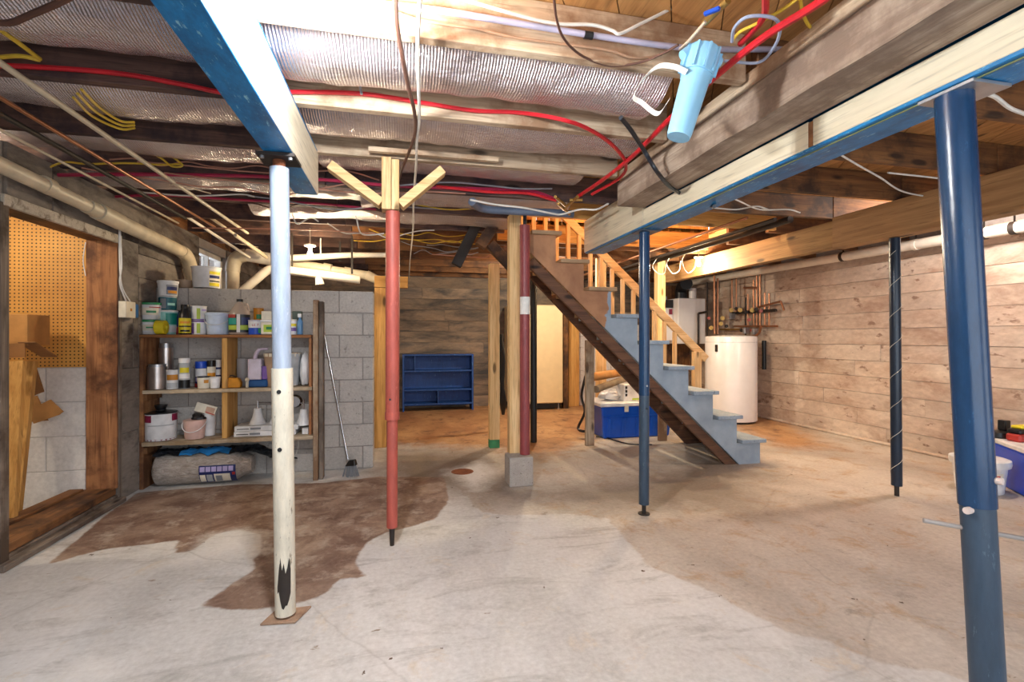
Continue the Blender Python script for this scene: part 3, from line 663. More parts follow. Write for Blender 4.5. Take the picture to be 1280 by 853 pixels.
P = {k: plain(v, r, key=k + '_plastic') for k, v, r in (('white', 'E8E8EA', .4), ('green', '2F8F5B', .4), ('teal', '1E9A8C', .4), ('dteal', '1C6270', .4), ('yellow', 'E8D52B', .45),
     ('pblue', 'C3D3EC', .35), ('purple', '7B5AA6', .4), ('lilac', 'BBAFDC', .4), ('red', 'B2342E', .4), ('blue', '1F4FC4', .35), ('navyp', '1E2C66', .4), ('orange', 'E0962A', .4), ('blk', '15161A', .35),
     ('cream', 'E8E0CE', .5), ('pinkc', 'DDB8AE', .35), ('tanb', 'B79A80', .5), ('maroonp', '8F2347', .4), ('lime', 'B7CF4A', .5), ('lightteal', 'A8E2DC', .4), ('grey', '8B8F96', .5), ('amberp', 'C8862C', .5), ('mdg', 'B8BCC0', .5))}
def vessel(name, label, cat, px0, px1, pyt, pyb, y, zb, body, lid=None, lidh=.12, taper=.9, bands=(), neck=None, rim=False, handle=None, group=None, marks=(), seg=26):
    """px0..px1 wide, pyt..pyb tall on plane y, standing on height zb; bands: (z0,z1,a0,a1,mat) shares of height, degrees left/right of the front"""
    k = mpp((px0 + px1) / 2, y); r = (px1 - px0) * k / 2; h = (pyb - pyt) * k; x = onY((px0 + px1) / 2, 400, y).x
    face = math.atan2(-y, -x)            # labels turned towards the room as they stand
    t = thing(name, label, cat, (x, y, zb + .0012), 0, group)
    lh = h * lidh if lid else 0; bh = h - lh
    if neck:
        nr, nh = neck; prof = [(r * .97, 0), (r, .01 * h), (r, bh * (1 - nh)), (r * .8, bh * (1 - nh * .6)), (r * nr * 1.02, bh * (1 - nh * .15)), (r * nr, bh)]
    else: prof = [(r * taper * .98, 0), (r * taper, .004), (r, bh)]
    if rim and not lid: prof += [(r * 1.05, bh), (r * 1.05, bh - .006)] if False else []
    MB().lathe(prof, seg=seg).build('body', P.get(body, body), t, smooth=True, local=True)
    if lid:
        lr = r * (neck[0] * 1.12 if neck else 1.045)
        MB().lathe([(lr, bh + .0005), (lr, bh + lh * .9), (lr * .94, bh + lh)], seg=seg).build('lid', P.get(lid, lid), t, smooth=True, local=True)
    def rad(zf):
        z = zf * bh
        for i in range(len(prof) - 1):
            if prof[i][1] <= z <= prof[i + 1][1] and prof[i + 1][1] > prof[i][1]: return prof[i][0] + (prof[i + 1][0] - prof[i][0]) * (z - prof[i][1]) / (prof[i + 1][1] - prof[i][1])
        return r
    for i, (za, zb_, a0, a1, mt) in enumerate(bands):
        e = .0008 + .0006 * i
        MB().lathe([(rad(za) + e, za * bh), (rad(zb_) + e, zb_ * bh)], seg=10, a0=face + math.radians(a0), a1=face + math.radians(a1)).build('label', P.get(mt, mt), t, local=True, smooth=True)
    if handle:
        hz = bh * .9; pts = []
        for i in range(13):
            a = math.pi * i / 12; pts.append((r * 1.06 * math.cos(a), -r * 1.08 * math.sin(a), hz - math.sin(a) * handle * h))
        MB().tube(pts, .003, 6).build('handle', P['white'], t, local=True, smooth=True)
    for s_, za, ad, size, mt in marks:
        words(s_, t, (0, 0, 0), rad(za) + .0035, za * bh, face + math.radians(ad), size, P.get(mt, mt))
    return t, r, h
def words(s_, t, c, rr, z, ang, size, mt, name='lettering'):
    cu = bpy.data.curves.new('text', 'FONT'); cu.body = s_; cu.size = size; cu.align_x = 'CENTER'; cu.extrude = .0004; cu.resolution_u = 1
    o = bpy.data.objects.new('tmp', cu); C.objects.link(o); dg = bpy.context.evaluated_depsgraph_get(); me_ = bpy.data.meshes.new_from_object(o.evaluated_get(dg))
    bpy.data.objects.remove(o); ob = bpy.data.objects.new(name, me_); me_.materials.clear(); me_.materials.append(mt); C.objects.link(ob); ob.parent = t
    ob.rotation_euler = (math.pi / 2, 0, ang + math.pi / 2); ob.location = (c[0] + rr * math.cos(ang), c[1] + rr * math.sin(ang), c[2] + z); return ob
Z1, Z2, Z3 = 1.2235, .784, .377
def wb_(): pass
# --- top shelf, left to right
vessel('tub', 'white green-lidded tub at the left end of the top shelf, lower of two', 'tub', 177, 200, 398, 416, 4.45, Z1, 'white', 'green', .16, .92, [(.3, .8, -50, 40, 'cream'), (.5, .62, -25, 25, 'green')])
kk = mpp(188, 4.45)
vessel('tub', 'white green-lidded tub at the left end of the top shelf, upper of two', 'tub', 177, 201, 376, 397, 4.45, Z1 + 18 * kk + .003, 'white', 'green', .14, .92, [(.3, .8, -50, 40, 'cream'), (.45, .6, -25, 25, 'green'), (.8, .86, -10, 50, 'red')])
vessel('tub', 'white and turquoise tub under the teal can on the top shelf', 'tub', 200, 221, 386, 416, 4.50, Z1, 'lightteal', 'white', .08, .9, [(.45, .95, -15, 60, 'teal'), (.1, .4, -60, 60, 'white')])
k5 = mpp(210, 4.50)
vessel('can', 'dark teal can stacked between the turquoise tub and the small white bucket', 'can', 200, 219, 368.5, 385, 4.50, Z1 + 30 * k5 + .003, 'dteal', 'white', .06, 1, [(.1, .9, -50, -10, 'grey'), (.35, .55, 0, 50, 'lightteal')])
vessel('bucket', 'small white bucket topmost of the stack on the top shelf', 'bucket', 199, 221, 348.5, 367.5, 4.50, Z1 + 46.8 * k5 + .006, 'white', 'white', .15, .88, [(.1, .85, -10, 65, 'grey'), (.45, .7, -5, 60, 'navyp'), (.2, .4, 0, 60, 'orange')])
tr = thing('tape_roll', 'bright yellow tape roll standing on edge at the front of the top shelf', 'tape', (onY(201.5, 400, 4.36).x, 4.36, Z1 + .001))
r_ = 17.5 * mpp(201, 4.36) / 2
prof = [(.38, -.9), (.42, -1), (.93, -1), (1, -.9), (1, .9), (.93, 1), (.42, 1), (.38, .9), (.38, -.9)]; m = MB(); vs = []; fs = []; seg = 28; wd = 6 * mpp(201, 4.36)
for (q, w_) in prof:
    for i in range(seg): a = 2 * math.pi * i / seg; vs.append((w_ * wd * .9, q * r_ * math.cos(a), r_ + q * r_ * math.sin(a)))
for j in range(len(prof) - 1):
    for i in range(seg): i2 = (i + 1) % seg; fs.append((j * seg + i, j * seg + i2, (j + 1) * seg + i2, (j + 1) * seg + i))
m.add(vs, fs).build('roll', P['yellow'], tr, local=True, smooth=True)
vessel('bottle', 'black bottle with a yellow label standing on the top shelf', 'bottle', 224.5, 238, 379, 416, 4.40, Z1, 'blk', 'blk', .12, 1, [(.05, .62, -75, 75, 'yellow'), (.1, .17, -45, 45, 'blk'), (.28, .33, -60, 60, 'blk'), (.42, .5, -45, 45, 'orange')], neck=(.6, .25))
vessel('bottle', 'dark red-based bottle half hidden behind the black one with the yellow label', 'bottle', 219, 229, 386, 416, 4.52, Z1, 'navyp', 'blk', .1, 1, [(.02, .35, -80, 80, 'red')], neck=(.5, .2))
vessel('can', 'white and purple paint can, lower of the pair right of the black bottle', 'can', 240, 257, 399, 416, 4.46, Z1, 'white', 'purple', .1, 1, [(.05, .9, -70, -35, 'purple'), (.1, .9, -15, 10, 'lime')])
k2 = mpp(248, 4.46)
vessel('can', 'white and purple paint can stacked on its twin right of the black bottle', 'can', 240, 257, 380, 398, 4.46, Z1 + 17 * k2 + .003, 'white', 'silver' if 0 else 'white', .08, 1, [(.02, .1, -80, 80, 'purple'), (.1, .9, -15, 10, 'lime'), (.7, .85, 20, 60, 'lilac')])
t, r, h = vessel('bucket', 'translucent pale blue lidded bucket on the top shelf beside the gallon jug', 'bucket', 259, 286, 389, 416, 4.44, Z1, 'pblue', 'pblue', .14, .86, handle=.35)
def jug(name, label, x0, x1, yt, yb, y, zb, body, cap, bands, rot=0):
    k = mpp((x0 + x1) / 2, y); w_ = (x1 - x0) * k / 2; h = (yb - yt) * k; t = thing(name, label, 'jug', (onY((x0 + x1) / 2, 400, y).x, y, zb + .001), rot)
    MB().lathe([(w_ * .93, 0), (w_, .006), (w_, h * .58), (w_ * .85, h * .68), (w_ * .45, h * .84), (w_ * .25, h * .9), (w_ * .25, h * .94)], seg=28, sy=.75).build('body', body, t, smooth=True, local=True)
    MB().lathe([(w_ * .30, h * .93), (w_ * .30, h)], seg=16).build('cap', cap, t, smooth=True, local=True)
    MB().tube(spline([(w_ * .25, 0, h * .87), (w_ * .62, 0, h * .86), (w_ * .80, 0, h * .76), (w_ * .82, 0, h * .62)]), w_ * .12, 10).build('handle', body, t, smooth=True, local=True)
    for i, (a, b_, a0, a1, mt) in enumerate(bands):
        MB().lathe([(w_ + .0015 + .0006 * i, a * h), (w_ + .0015 + .0006 * i, b_ * h)], seg=12, sy=.76, a0=math.radians(a0 - 90), a1=math.radians(a1 - 90)).build('label', P.get(mt, mt), t, smooth=True, local=True)
    return t
jug('gallon_jug', 'clear gallon jug with a black, red and blue label on the top shelf', 287.5, 312, 372, 416, 4.42, Z1, glassy('murky_plastic', (.62, .50, .42), .75, .2), P['blk'],
    [(.06, .56, -80, 80, 'blk'), (.13, .26, -75, 75, 'lime'), (.28, .48, 20, 75, 'navyp'), (.28, .46, -75, -5, 'teal'), (.47, .56, -70, -10, 'red'), (.06, .57, -3, 14, 'white')])
vessel('can', 'orange can standing behind the blue and white can on the top shelf', 'can', 317.5, 329, 383, 416, 4.53, Z1, 'orange', 'amberp', .05, 1, [(.62, .80, -25, 55, 'green')])
t, r, h = vessel('can', 'blue and white can in front of the orange one on the top shelf', 'can', 311.5, 326.5, 398, 416, 4.38, Z1, 'blue', 'silver' if 0 else 'white', .05, 1, [(.48, .98, -85, 85, 'white'), (.1, .45, 25, 60, 'green')], marks=[('LE 7', .6, 0, .028, 'red')])
bx = thing('tub', 'small square green-labelled tub left of the white post on the top shelf', 'tub', (onY(337, 400, 4.40).x, 4.40, Z1 + .001)); k3 = mpp(337, 4.4)
MB().box(-8.3 * k3, 8.3 * k3, -.05, .05, 0, 15.5 * k3).build('body', P['cream'], bx, local=True, bevel=.006); MB().box(-8.8 * k3, 8.8 * k3, -.055, .055, 15.6 * k3, 18 * k3).build('lid', P['white'], bx, local=True, bevel=.003)
MB().box(-5 * k3, 6 * k3, -.052, -.0505, 3 * k3, 12 * k3).build('label', P['lime'], bx, local=True); MB().box(-2 * k3, 5 * k3, -.0535, -.0522, 6 * k3, 9.5 * k3).build('label', P['green'], bx, local=True)
tag(MB().box(bx.location.x - 8 * k3, bx.location.x + 7 * k3, 4.36, 4.45, Z1 + 18.3 * k3, Z1 + 29 * k3).build('carton', P['cream'], bevel=.003), 'small cream carton on top of the square white tub', 'box')
bx = thing('spray_bottle', 'blue spray bottle at the right end of the top shelf', 'bottle', (onY(375, 400, 4.42).x, 4.42, Z1 + .001)); k3 = mpp(375, 4.42)
MB().lathe([(3.3 * k3, 0), (3.5 * k3, .005), (3.5 * k3, 16 * k3), (1.6 * k3, 19 * k3), (1.4 * k3, 21 * k3)], seg=16).build('body', plain('5E8FBE', .25), bx, local=True, smooth=True)
MB().box(-2.6 * k3, 1.8 * k3, -.012, .012, 21.2 * k3, 26 * k3).build('trigger', P['white'], bx, local=True, bevel=.004)
vessel('can', 'white and purple can just right of the white post on the top shelf', 'can', 361, 370.5, 397, 416, 4.44, Z1, 'white', 'cream', .1, 1, [(.25, .5, -40, 60, 'purple'), (.6, .8, -20, 60, 'yellow')])
tag(MB().box(onY(366, 400, 4.53).x, onY(377.5, 400, 4.53).x, 4.51, 4.56, Z1 + .001, Z1 + 30 * k3).build('carton', plain('4A5A52', .5), bevel=.003), 'dark green and red carton behind the blue spray bottle', 'box')
# --- on the block wall
t, r, h = vessel('bucket', 'white bucket with a yellow label standing on top of the block wall', 'bucket', 242, 274, 336, 362, 4.70, 1.63, 'white', 'white', .07, .9, [(.08, .88, 10, 70, 'cream'), (.68, .82, 12, 66, 'yellow'), (.08, .25, 12, 66, 'yellow'), (.3, .36, 12, 66, 'blk'), (.48, .62, 12, 62, 'navyp')])
vessel('bowl', 'shallow grey-brown container on the block wall left of the white bucket', 'bowl', 221, 241, 352.5, 362, 4.72, 1.63, 'tanb', None, 0, .8)
# --- second shelf
M['duct'] = plain('C3B9B4', .28, .9, key='bright_duct')
def duct(label, x0, x1, yt, yb, y, zb):
    k = mpp((x0 + x1) / 2, y); r = (x1 - x0) * k / 2; h = (yb - yt) * k; t = thing('duct_pipe', label, 'duct', (onY((x0 + x1) / 2, 400, y).x, y, zb + .001))
    pr = [];
    for i in range(25): pr.append((r * (1 + .02 * (i % 2)), h * .9 * i / 24))
    MB().lathe(pr, seg=24).build('corrugated_body', 'duct', t, smooth=True, local=True); MB().lathe([(r * .9, h * .9), (r * .88, h)], seg=24).build('collar', 'silver', t, smooth=True, local=True)
duct('short bright metal duct piece at the left front of the second shelf', 186, 207, 455, 486, 4.40, Z2)
duct('taller narrow metal duct standing behind the short one on the second shelf', 199.5, 215.5, 431, 486, 4.53, Z2)
vessel('can', 'white can with an orange mark, right of the metal ducts', 'can', 209, 222, 461, 485, 4.38, Z2, 'white', 'white', .06, 1, [(.5, .8, -60, 60, 'amberp'), (.08, .35, -60, 60, 'mdg')])
t, r, h = vessel('spray_can', 'tall white aerosol can with yellow and black bands on the second shelf', 'can', 224.5, 236.5, 447, 485, 4.40, Z2, 'mdg', 'white', .16, 1, [(.02, .34, -80, 80, 'blk'), (.62, .82, -50, 50, 'yellow'), (.4, .58, -60, 60, 'white')])
vessel('spray_can', 'aerosol can with a bright blue cap on the second shelf', 'can', 245, 257.5, 452, 484, 4.50, Z2, 'navyp', 'blue', .26, 1, [(.55, .98, -70, 70, 'white'), (.3, .5, -60, 60, 'lilac'), (.02, .2, -90, 90, 'red')])
vessel('spray_can', 'aerosol can with a black cap next to the blue-capped one', 'can', 259.5, 269, 451, 484, 4.50, Z2, 'cream', 'blk', .24, 1, [(.4, .7, -60, 60, 'orange')])
vessel('spray_can', 'white-capped blue can beside the shelf divider', 'can', 269.5, 276, 451, 484, 4.53, Z2, 'navyp', 'white', .28, 1, [(.6, .9, -60, 60, 'white')])
vessel('tub', 'small white pot with a dark lid in front of the blue-capped can', 'tub', 247.5, 262, 470, 485, 4.38, Z2, 'cream', 'blk', .1, .88, [(.5, .8, 0, 45, 'amberp')])
vessel('tub', 'small white pot touching the divider on the second shelf', 'tub', 263, 275, 471, 485, 4.385, Z2, 'lilac' if 0 else 'white', 'white', .12, .85, [])
bx = thing('tape_measure', 'yellow-orange tape measure case just right of the divider', 'tape measure', (onY(292, 400, 4.39).x, 4.39, Z2 + .001)); k3 = mpp(292, 4.39)
MB().prism([(-9.5 * k3, 0), (8.5 * k3, 0), (9 * k3, 6 * k3), (6 * k3, 12 * k3), (-5 * k3, 12.5 * k3), (-9 * k3, 9 * k3)], -.03, .03).build('case', P['orange'], bx, local=True, bevel=.005)
MB().tube(spline([(-7 * k3, 0, 11 * k3), (-3 * k3, 0, 15 * k3), (3 * k3, 0, 13 * k3)]), .004, 6).build('strap', P['blk'], bx, local=True)
vessel('jar', 'frosted empty jar in the shadow behind the yellow tape measure', 'jar', 297, 312, 450, 484, 4.55, Z2, glassy('frosted', (.7, .7, .72), .6, .4), None, 0, 1)
tag(MB().sphere((onY(309, 400, 4.36).x, 4.36, Z2 + .065), .018).cyl(onY(309, 400, 4.36).x, 4.36, Z2 + .001, Z2 + .05, .012, 12).build('knob', P['cream'], smooth=True), 'round cream knob left of the detergent jug', 'knob')
bx = thing('detergent_jug', 'lilac and white detergent bottle with a blue base and crooked spout', 'bottle', (onY(323, 400, 4.42).x, 4.42, Z2 + .001)); k3 = mpp(323, 4.42)
MB().box(-11 * k3, 12 * k3, -.05, .05, 0, 9 * k3).build('base', plain('27568F', .3), bx, local=True, bevel=.01)
MB().box(-10 * k3, 5 * k3, -.055, .045, 9.3 * k3, 35 * k3).build('body', plain('DCD3E6', .4), bx, local=True, bevel=.006); MB().box(5.2 * k3, 12 * k3, -.045, .045, 9.3 * k3, 26 * k3).build('body', P['purple'], bx, local=True, bevel=.006)
MB().tube(spline([(-4 * k3, 0, 35 * k3), (-2 * k3, 0, 42 * k3), (2 * k3, 0, 46.5 * k3), (11 * k3, 0, 47 * k3)]), [.016] * 12 + [.011] * 7, 10).build('spout', plain('C9B9CF', .4), bx, local=True, smooth=True)
t, r, h = vessel('bucket', 'tan and grey bucket behind the white post on the second shelf', 'bucket', 332, 375, 443, 484, 4.46, Z2, 'tanb', None, 0, .84, [(.02, .97, 15, 120, 'mdg'), (.9, 1, -100, 100, 'cream')])
def lumpy(label, name, cat, c, rx, ry, rz, mt, seed, amp=.18, sub=20):
    m = MB(); vs = []; fs = []
    for i in range(sub + 1):
        for j in range(sub):
            th = math.pi * i / sub; ph = 2 * math.pi * j / sub; v = Vector((math.sin(th) * math.cos(ph), math.sin(th) * math.sin(ph), math.cos(th)))
            s = 1 + amp * mnoise.noise(v * 1.7 + Vector((seed, 0, 0))) + amp * .5 * mnoise.noise(v * 4.5 + Vector((0, seed, 0))); vs.append((c[0] + v.x * rx * s, c[1] + v.y * ry * s, max(c[2] - rz * .96, c[2] + v.z * rz * s)))
    for i in range(sub):
        for j in range(sub): j2 = (j + 1) % sub; fs.append((i * sub + j, i * sub + j2, (i + 1) * sub + j2, (i + 1) * sub + j))
    return tag(m.add(vs, fs).build(name, mt, smooth=True), label, cat)
q = onY(382, 400, 4.43); lumpy('crumpled white plastic bag at the right end of the second shelf', 'plastic_bag', 'bag', (q.x - .01, 4.44, Z2 + .14), .042, .055, .142, P['white'], 3, .2)
# --- third shelf
t, r, h = vessel('paint_can', 'white paint can with maroon corners on the bottom shelf', 'can', 184.5, 218, 517, 551, 4.42, Z3, 'white', 'blk', .04, 1, [(.0, .06, -90, 90, 'maroonp'), (.7, .96, -85, -35, 'maroonp'), (.72, .98, 40, 85, 'maroonp'), (.56, .6, -50, 50, 'mdg')])
MB().lathe([(.032, h + .002), (.038, h + .012), (.034, h + .02), (.046, h + .05), (.046, h + .056)], seg=18).build('spout', P['blk'], t, local=True, smooth=True)
t, r, h = vessel('bucket', 'small pink-tinted bucket with a handle and gloves on the bottom shelf', 'bucket', 231, 256, 528, 551, 4.40, Z3, 'pinkc', None, 0, .85, handle=.5)
q = onY(247, 400, 4.45); lumpy('black work glove stuffed in the pink bucket', 'glove', 'glove', (q.x + .02, 4.41, Z3 + .165), .05, .035, .035, P['blk'], 9, .4)
t2, r, h = vessel('cup', 'white plastic cup holding a paper packet, beside the pink bucket', 'cup', 254, 269.5, 520, 551, 4.50, Z3, 'white', None, 0, .8)
pk = thing('seed_packet', 'printed paper packet leaning out of the white cup', 'packet', (onY(261, 400, 4.5).x, 4.44, Z3 + .205), 0)
q = pk.location; MB().bar((q.x - .075, 4.44, q.z + .05), (q.x + .07, 4.45, q.z + .0), .004, .075, (0, 0, 1)).build('paper', P['cream'], pk)
MB().bar((q.x - .0, 4.437, q.z + .022), (q.x + .06, 4.447, q.z + .002), .004, .05, (0, 0, 1)).build('picture', plain('C9A690', .6), pk); MB().bar((q.x - .0, 4.436, q.z + .0), (q.x + .06, 4.446, q.z - .028), .004, .008, (0, 0, 1)).build('picture', P['red'], pk)
zs = Z3 + .001; xA, xB = onY(293, 400, 4.38).x, onY(389, 400, 4.38).x
for i, (lab, zz, x0, x1) in enumerate((('long white flat box, lower of the two under the light fixture', 0, xA, xB - .12), ('long white flat box, upper of the two under the light fixture', .044, xA + .005, xB - .10))):
    o = thing('flat_box', lab, 'box', ((x0 + x1) / 2, 4.45, zs + zz)); MB().box(x0, x1, 4.36, 4.55, zs + zz, zs + zz + .042).build('carton', P['white'], o, bevel=.003)
    MB().box(x0 + .12, x0 + .2, 4.3585, 4.36, zs + zz + .012, zs + zz + .03).build('label', P['grey'], o); MB().box(x0 + .02, x0 + .11, 4.3585, 4.36, zs + zz + .016, zs + zz + .022).build('label', P['blk'], o)
tag(MB().box(xB - .07, xB - .02, 4.36, 4.42, zs, zs + .05).build('switch_cover', P['white'], bevel=.003), 'small white switch cover at the right end of the bottom shelf', 'cover')
lf = thing('light_fixture', 'chrome bathroom light bar with frosted white bell shades on the flat boxes', 'lamp', ((xA + xB) / 2, 4.46, zs + .088))
shade = plain('E3E3E6', .3, key='frosted_shade')
bp = [(.052, 0), (.047, .015), (.033, .05), (.026, .085), (.023, .112), (.019, .116)]
for px, dz in ((322, .0), (347, 0), (379.5, -.02)):
    q = onY(px, 400, 4.44); s_ = 1.25
    MB().lathe([(r * s_, z * 1.15) for r, z in bp], (q.x, 4.44, zs + .09 + dz), 24).build('shade', shade, lf, smooth=True)
    MB().tube([(q.x, 4.44, zs + .225 + dz), (q.x, 4.44, zs + .285)], .007, 8).build('stem', 'chrome', lf, smooth=True)
MB().tube([(onY(322, 400, 4.44).x, 4.44, zs + .27), (onY(381, 400, 4.44).x, 4.44, zs + .255)], .006, 8).build('bar', 'chrome', lf, smooth=True)
q = onY(369, 400, 4.46); MB().tube([(q.x, 4.43, zs + .27), (q.x, 4.46, zs + .27)], [.045, .058], 20).build('backplate', 'chrome', lf, smooth=True)
# --- under the shelves
hx0, hx1 = onY(196, 590, 4.42).x, onY(300, 590, 4.42).x
hw = thing('wrapped_cylinder', 'plastic-wrapped insulation roll lying on the floor under the shelves', 'roll', ((hx0 + hx1) / 2, 4.44, 0)); M['wrap'] = crinkle('shrink_wrap', 'A89C92', 'D6CCC4', .22, .3)
m = MB(); rr = .135; vs = []; fs = []; st = [(0, .80), (.01, .93), (.04, 1), (.9, 1), (.97, .94), (1.05, .68), (1.14, .58), (1.16, .5)]; L = hx1 - hx0; seg = 36; rows = []
for i in range(41):
    u = 1.16 * i / 40; q = max([s for s in st if s[0] <= u + 1e-9], key=lambda s: s[0]); nx2 = [s for s in st if s[0] > u]; nx2 = min(nx2, key=lambda s: s[0]) if nx2 else q
    f = 0 if nx2 is q else (u - q[0]) / (nx2[0] - q[0]); R_ = rr * (q[1] + (nx2[1] - q[1]) * f)
    for k in range(seg):
        a = 2 * math.pi * k / seg; w_ = 1 + .03 * mnoise.noise(Vector((u * 14, math.cos(a) * 2, math.sin(a) * 2))); vs.append((hx0 + u * L, 4.44 + R_ * w_ * math.cos(a), max(.002, rr + R_ * w_ * math.sin(a))))
for i in range(40):
    for k in range(seg): k2 = (k + 1) % seg; fs.append((i * seg + k, i * seg + k2, (i + 1) * seg + k2, (i + 1) * seg + k))
fs += [tuple(range(seg)), tuple(40 * seg + k for k in range(seg))]
m.add(vs, fs).build('roll', 'wrap', hw, smooth=True)
def wraplabel(x0, x1, a0, a1, mt, e=.006):
    vs = []; n = 8
    for i in range(n + 1):
        a = math.radians(a0 + (a1 - a0) * i / n); vs += [(x0, 4.44 + (rr + e) * math.cos(a), rr + (rr + e) * math.sin(a)), (x1, 4.44 + (rr + e) * math.cos(a), rr + (rr + e) * math.sin(a))]
    MB().add(vs, [(2 * i, 2 * i + 1, 2 * i + 3, 2 * i + 2) for i in range(n)]).build('label', P.get(mt, mt), hw)
la, lb2 = onY(249, 590, 4.31).x, onY(295, 590, 4.31).x; d_ = lb2 - la
wraplabel(la, lb2, 166, 232, 'navyp')
for i in range(6): wraplabel(la + d_ * (.03 + .155 * i), la + d_ * (.16 + .155 * i), 170, 186, 'lilac', .008)
wraplabel(la + d_ * .02, la + d_ * .17, 196, 226, 'cream', .008); wraplabel(la + d_ * .2, la + d_ * .36, 196, 226, 'mdg', .008); wraplabel(la + d_ * .4, la + d_ * .84, 194, 228, 'cream', .008)
wraplabel(la + d_ * .45, la + d_ * .62, 200, 224, 'grey', .010); wraplabel(la + d_ * .9, la + d_ * .98, 190, 200, 'red', .008)
m = MB(); vs = []; fs = []; nx_, ny_ = 60, 14          # black plastic sheet crumpled on top of the roll
for j in range(ny_ + 1):
    for i in range(nx_ + 1):
        u, v = i / nx_, j / ny_; x = hx0 - .0 + u * (L + .42); y = 4.34 + v * .23
        base = rr * 2 + .022 if u < .72 else rr * 2 + .022 - (u - .72) * .45
        z = base - (abs(v - .45) * .08) + .022 * mnoise.noise(Vector((u * 14, v * 5, 4))) + .010 * mnoise.noise(Vector((u * 40, v * 14, 7))); vs.append((x, y, min(z, .338)))
for j in range(ny_):
    for i in range(nx_): a = j * (nx_ + 1) + i; fs.append((a, a + 1, a + nx_ + 2, a + nx_ + 1))
bs = thing('plastic_sheet', 'crumpled black plastic sheet with a blue print lying over the wrapped roll', 'sheet', ((hx0 + hx1) / 2 + .1, 4.45, .24))
M['bplastic'] = crinkle('glossy_black_film', '0E1116', '2A303A', .15, 0)
m.add(vs, fs).build('film', 'bplastic', bs, smooth=True)
sel = [f for i, f in enumerate(fs) if i // nx_ < 5 and 10 < i % nx_ < 32]; used = sorted({a for f in sel for a in f}); mp_ = {a: i for i, a in enumerate(used)}
MB().add([Vector(vs[a]) + Vector((0, -.001, .002)) for a in used], [tuple(mp_[a] for a in f) for f in sel]).build('print', plain('2C7FC4', .3), bs, smooth=True)
cable('string', [onY(373, 548, 4.31), onY(373, 558, 4.31), onY(371, 565, 4.30), onY(369, 570, 4.3)], .0015, plain('D9D2C4', .8), 'thin white string hanging below the bottom shelf', 'string')
# broom
BR = onZ(436, 597); ht = onY(405, 416, 4.52)
br = thing('broom', 'broom with a chrome handle leaning on the block wall beside the shelves', 'broom', (BR.x, BR.y, 0)); b1 = Vector((BR.x, BR.y, .12))
MB().tube([b1 + (ht - b1) * .03, ht], .0085, 12).build('handle', 'chrome', br, smooth=True)
m = MB(); dv = (ht - b1).normalized(); ax = Vector((.8, -.55, .15)).normalized(); vs = []
def brsec(c, wx, wy): return [c + ax * (sx * wx) + Vector((.3, .5, 0)).normalized() * (sy * wy) for sx, sy in ((-1, -1), (1, -1), (1, 1), (-1, 1))]
secs = [brsec(b1 + Vector((.03, 0, .03)), .028, .016), brsec(b1 + Vector((.02, 0, -.02)), .055, .022)]
bb = MB(); bb.add(sum(secs, []), [(0, 1, 2, 3), (7, 6, 5, 4)] + [(k, (k + 1) % 4, (k + 1) % 4 + 4, k + 4) for k in range(4)]); bb.build('head', P['blk'], br, bevel=.004)
bb = MB()
for i in range(70):
    u = random.uniform(-1, 1); v = random.uniform(-1, 1); a = b1 + Vector((.02, 0, -.02)) + ax * u * .052 + Vector((.3, .5, 0)) * v * .03; e = b1 + Vector((.025, 0, -.115)) + ax * u * .085 + Vector((.3, .5, 0)) * v * .05; e.z = max(.002, e.z)
    bb.tube([a, e], .0022, 4)
stuff(bb.build('bristles', P['grey'], br))

# ================================================================== THINGS BY THE DOORWAY
cj = thing('junction_box', 'white junction box with a blue box behind it, on the wall beside the doorway', 'box', (XL, 4.16, 1.33)); k3 = 3.6 / 600
q0, q1 = onX(145, 396, XL + .06), onX(167, 376, XL + .06)
MB().box(XL + .005, XL + .055, 4.04, 4.17, 1.345, 1.465).build('cover', P['cream'], cj, bevel=.003); MB().box(XL + .003, XL + .045, 4.175, 4.235, 1.35, 1.455).build('back_box', plain('2466A8', .4), cj, bevel=.006)
MB().box(XL + .056, XL + .058, 4.095, 4.115, 1.395, 1.415).build('plug_slot', P['amberp'], cj)
for i, pts in enumerate(([(150, 286), (152, 330), (150, 355), (158, 378)], [(149, 286), (150, 335), (153, 360), (163, 378)])):
    cable('cord', [onX(x, y, XL + .02) for x, y in pts], .005, P['white'], ('white cord dropping straight to the junction box', 'white cord looping to the right side of the junction box')[i])
cable('cord', [onY(107, 303, 4.02), onY(104, 325, 4.02), onY(107, 345, 4.02)], .003, P['white'], 'short white cord hanging in front of the pegboard', n=5)
card = plain('C08A4E', .8, key='cardboard'); card2 = plain('96683C', .8, key='cardboard_inside')
cb1 = thing('cardboard_box', 'tan cardboard box hanging high at the left edge in front of the pegboard', 'box', (-2.55, 3.75, 1.0))
q0, q1 = onY(7, 432, 3.7), onY(35, 393, 3.7)
MB().box(q0.x - .15, q1.x, 3.7, 3.9, q0.z, q1.z).build('carton', card, cb1, bevel=.004); MB().bar((q1.x - .25, 3.69, q0.z - .04), (q1.x + .01, 3.66, q0.z - .03), .005, .09).build('flap', card2, cb1); MB().bar((q1.x + .005, 3.68, q0.z + .02), (q1.x + .02, 3.86, q0.z - .08), .10, .005).build('flap', card2, cb1)
for i, (a, b_, w_, lab) in enumerate((((36, 452), (15, 655), .085, 'brown board leaning in the doorway, its foot by the sill'), ((22, 452), (9, 560), .08, 'yellowish board leaning at the left edge of the doorway'))):
    A, B_ = onY(*a, 3.88 - i * .25), onY(*b_, 3.70 - i * .25); B_.z = .03
    tag(MB().bar(B_, A, w_, .035, (0, 1, .3)).build('leaning_board', 'amberz', bevel=.002), lab, 'board')
cd = thing('cardboard_scrap', 'torn folded cardboard hanging in front of the white block wall', 'cardboard', onY(60, 528, 3.97))
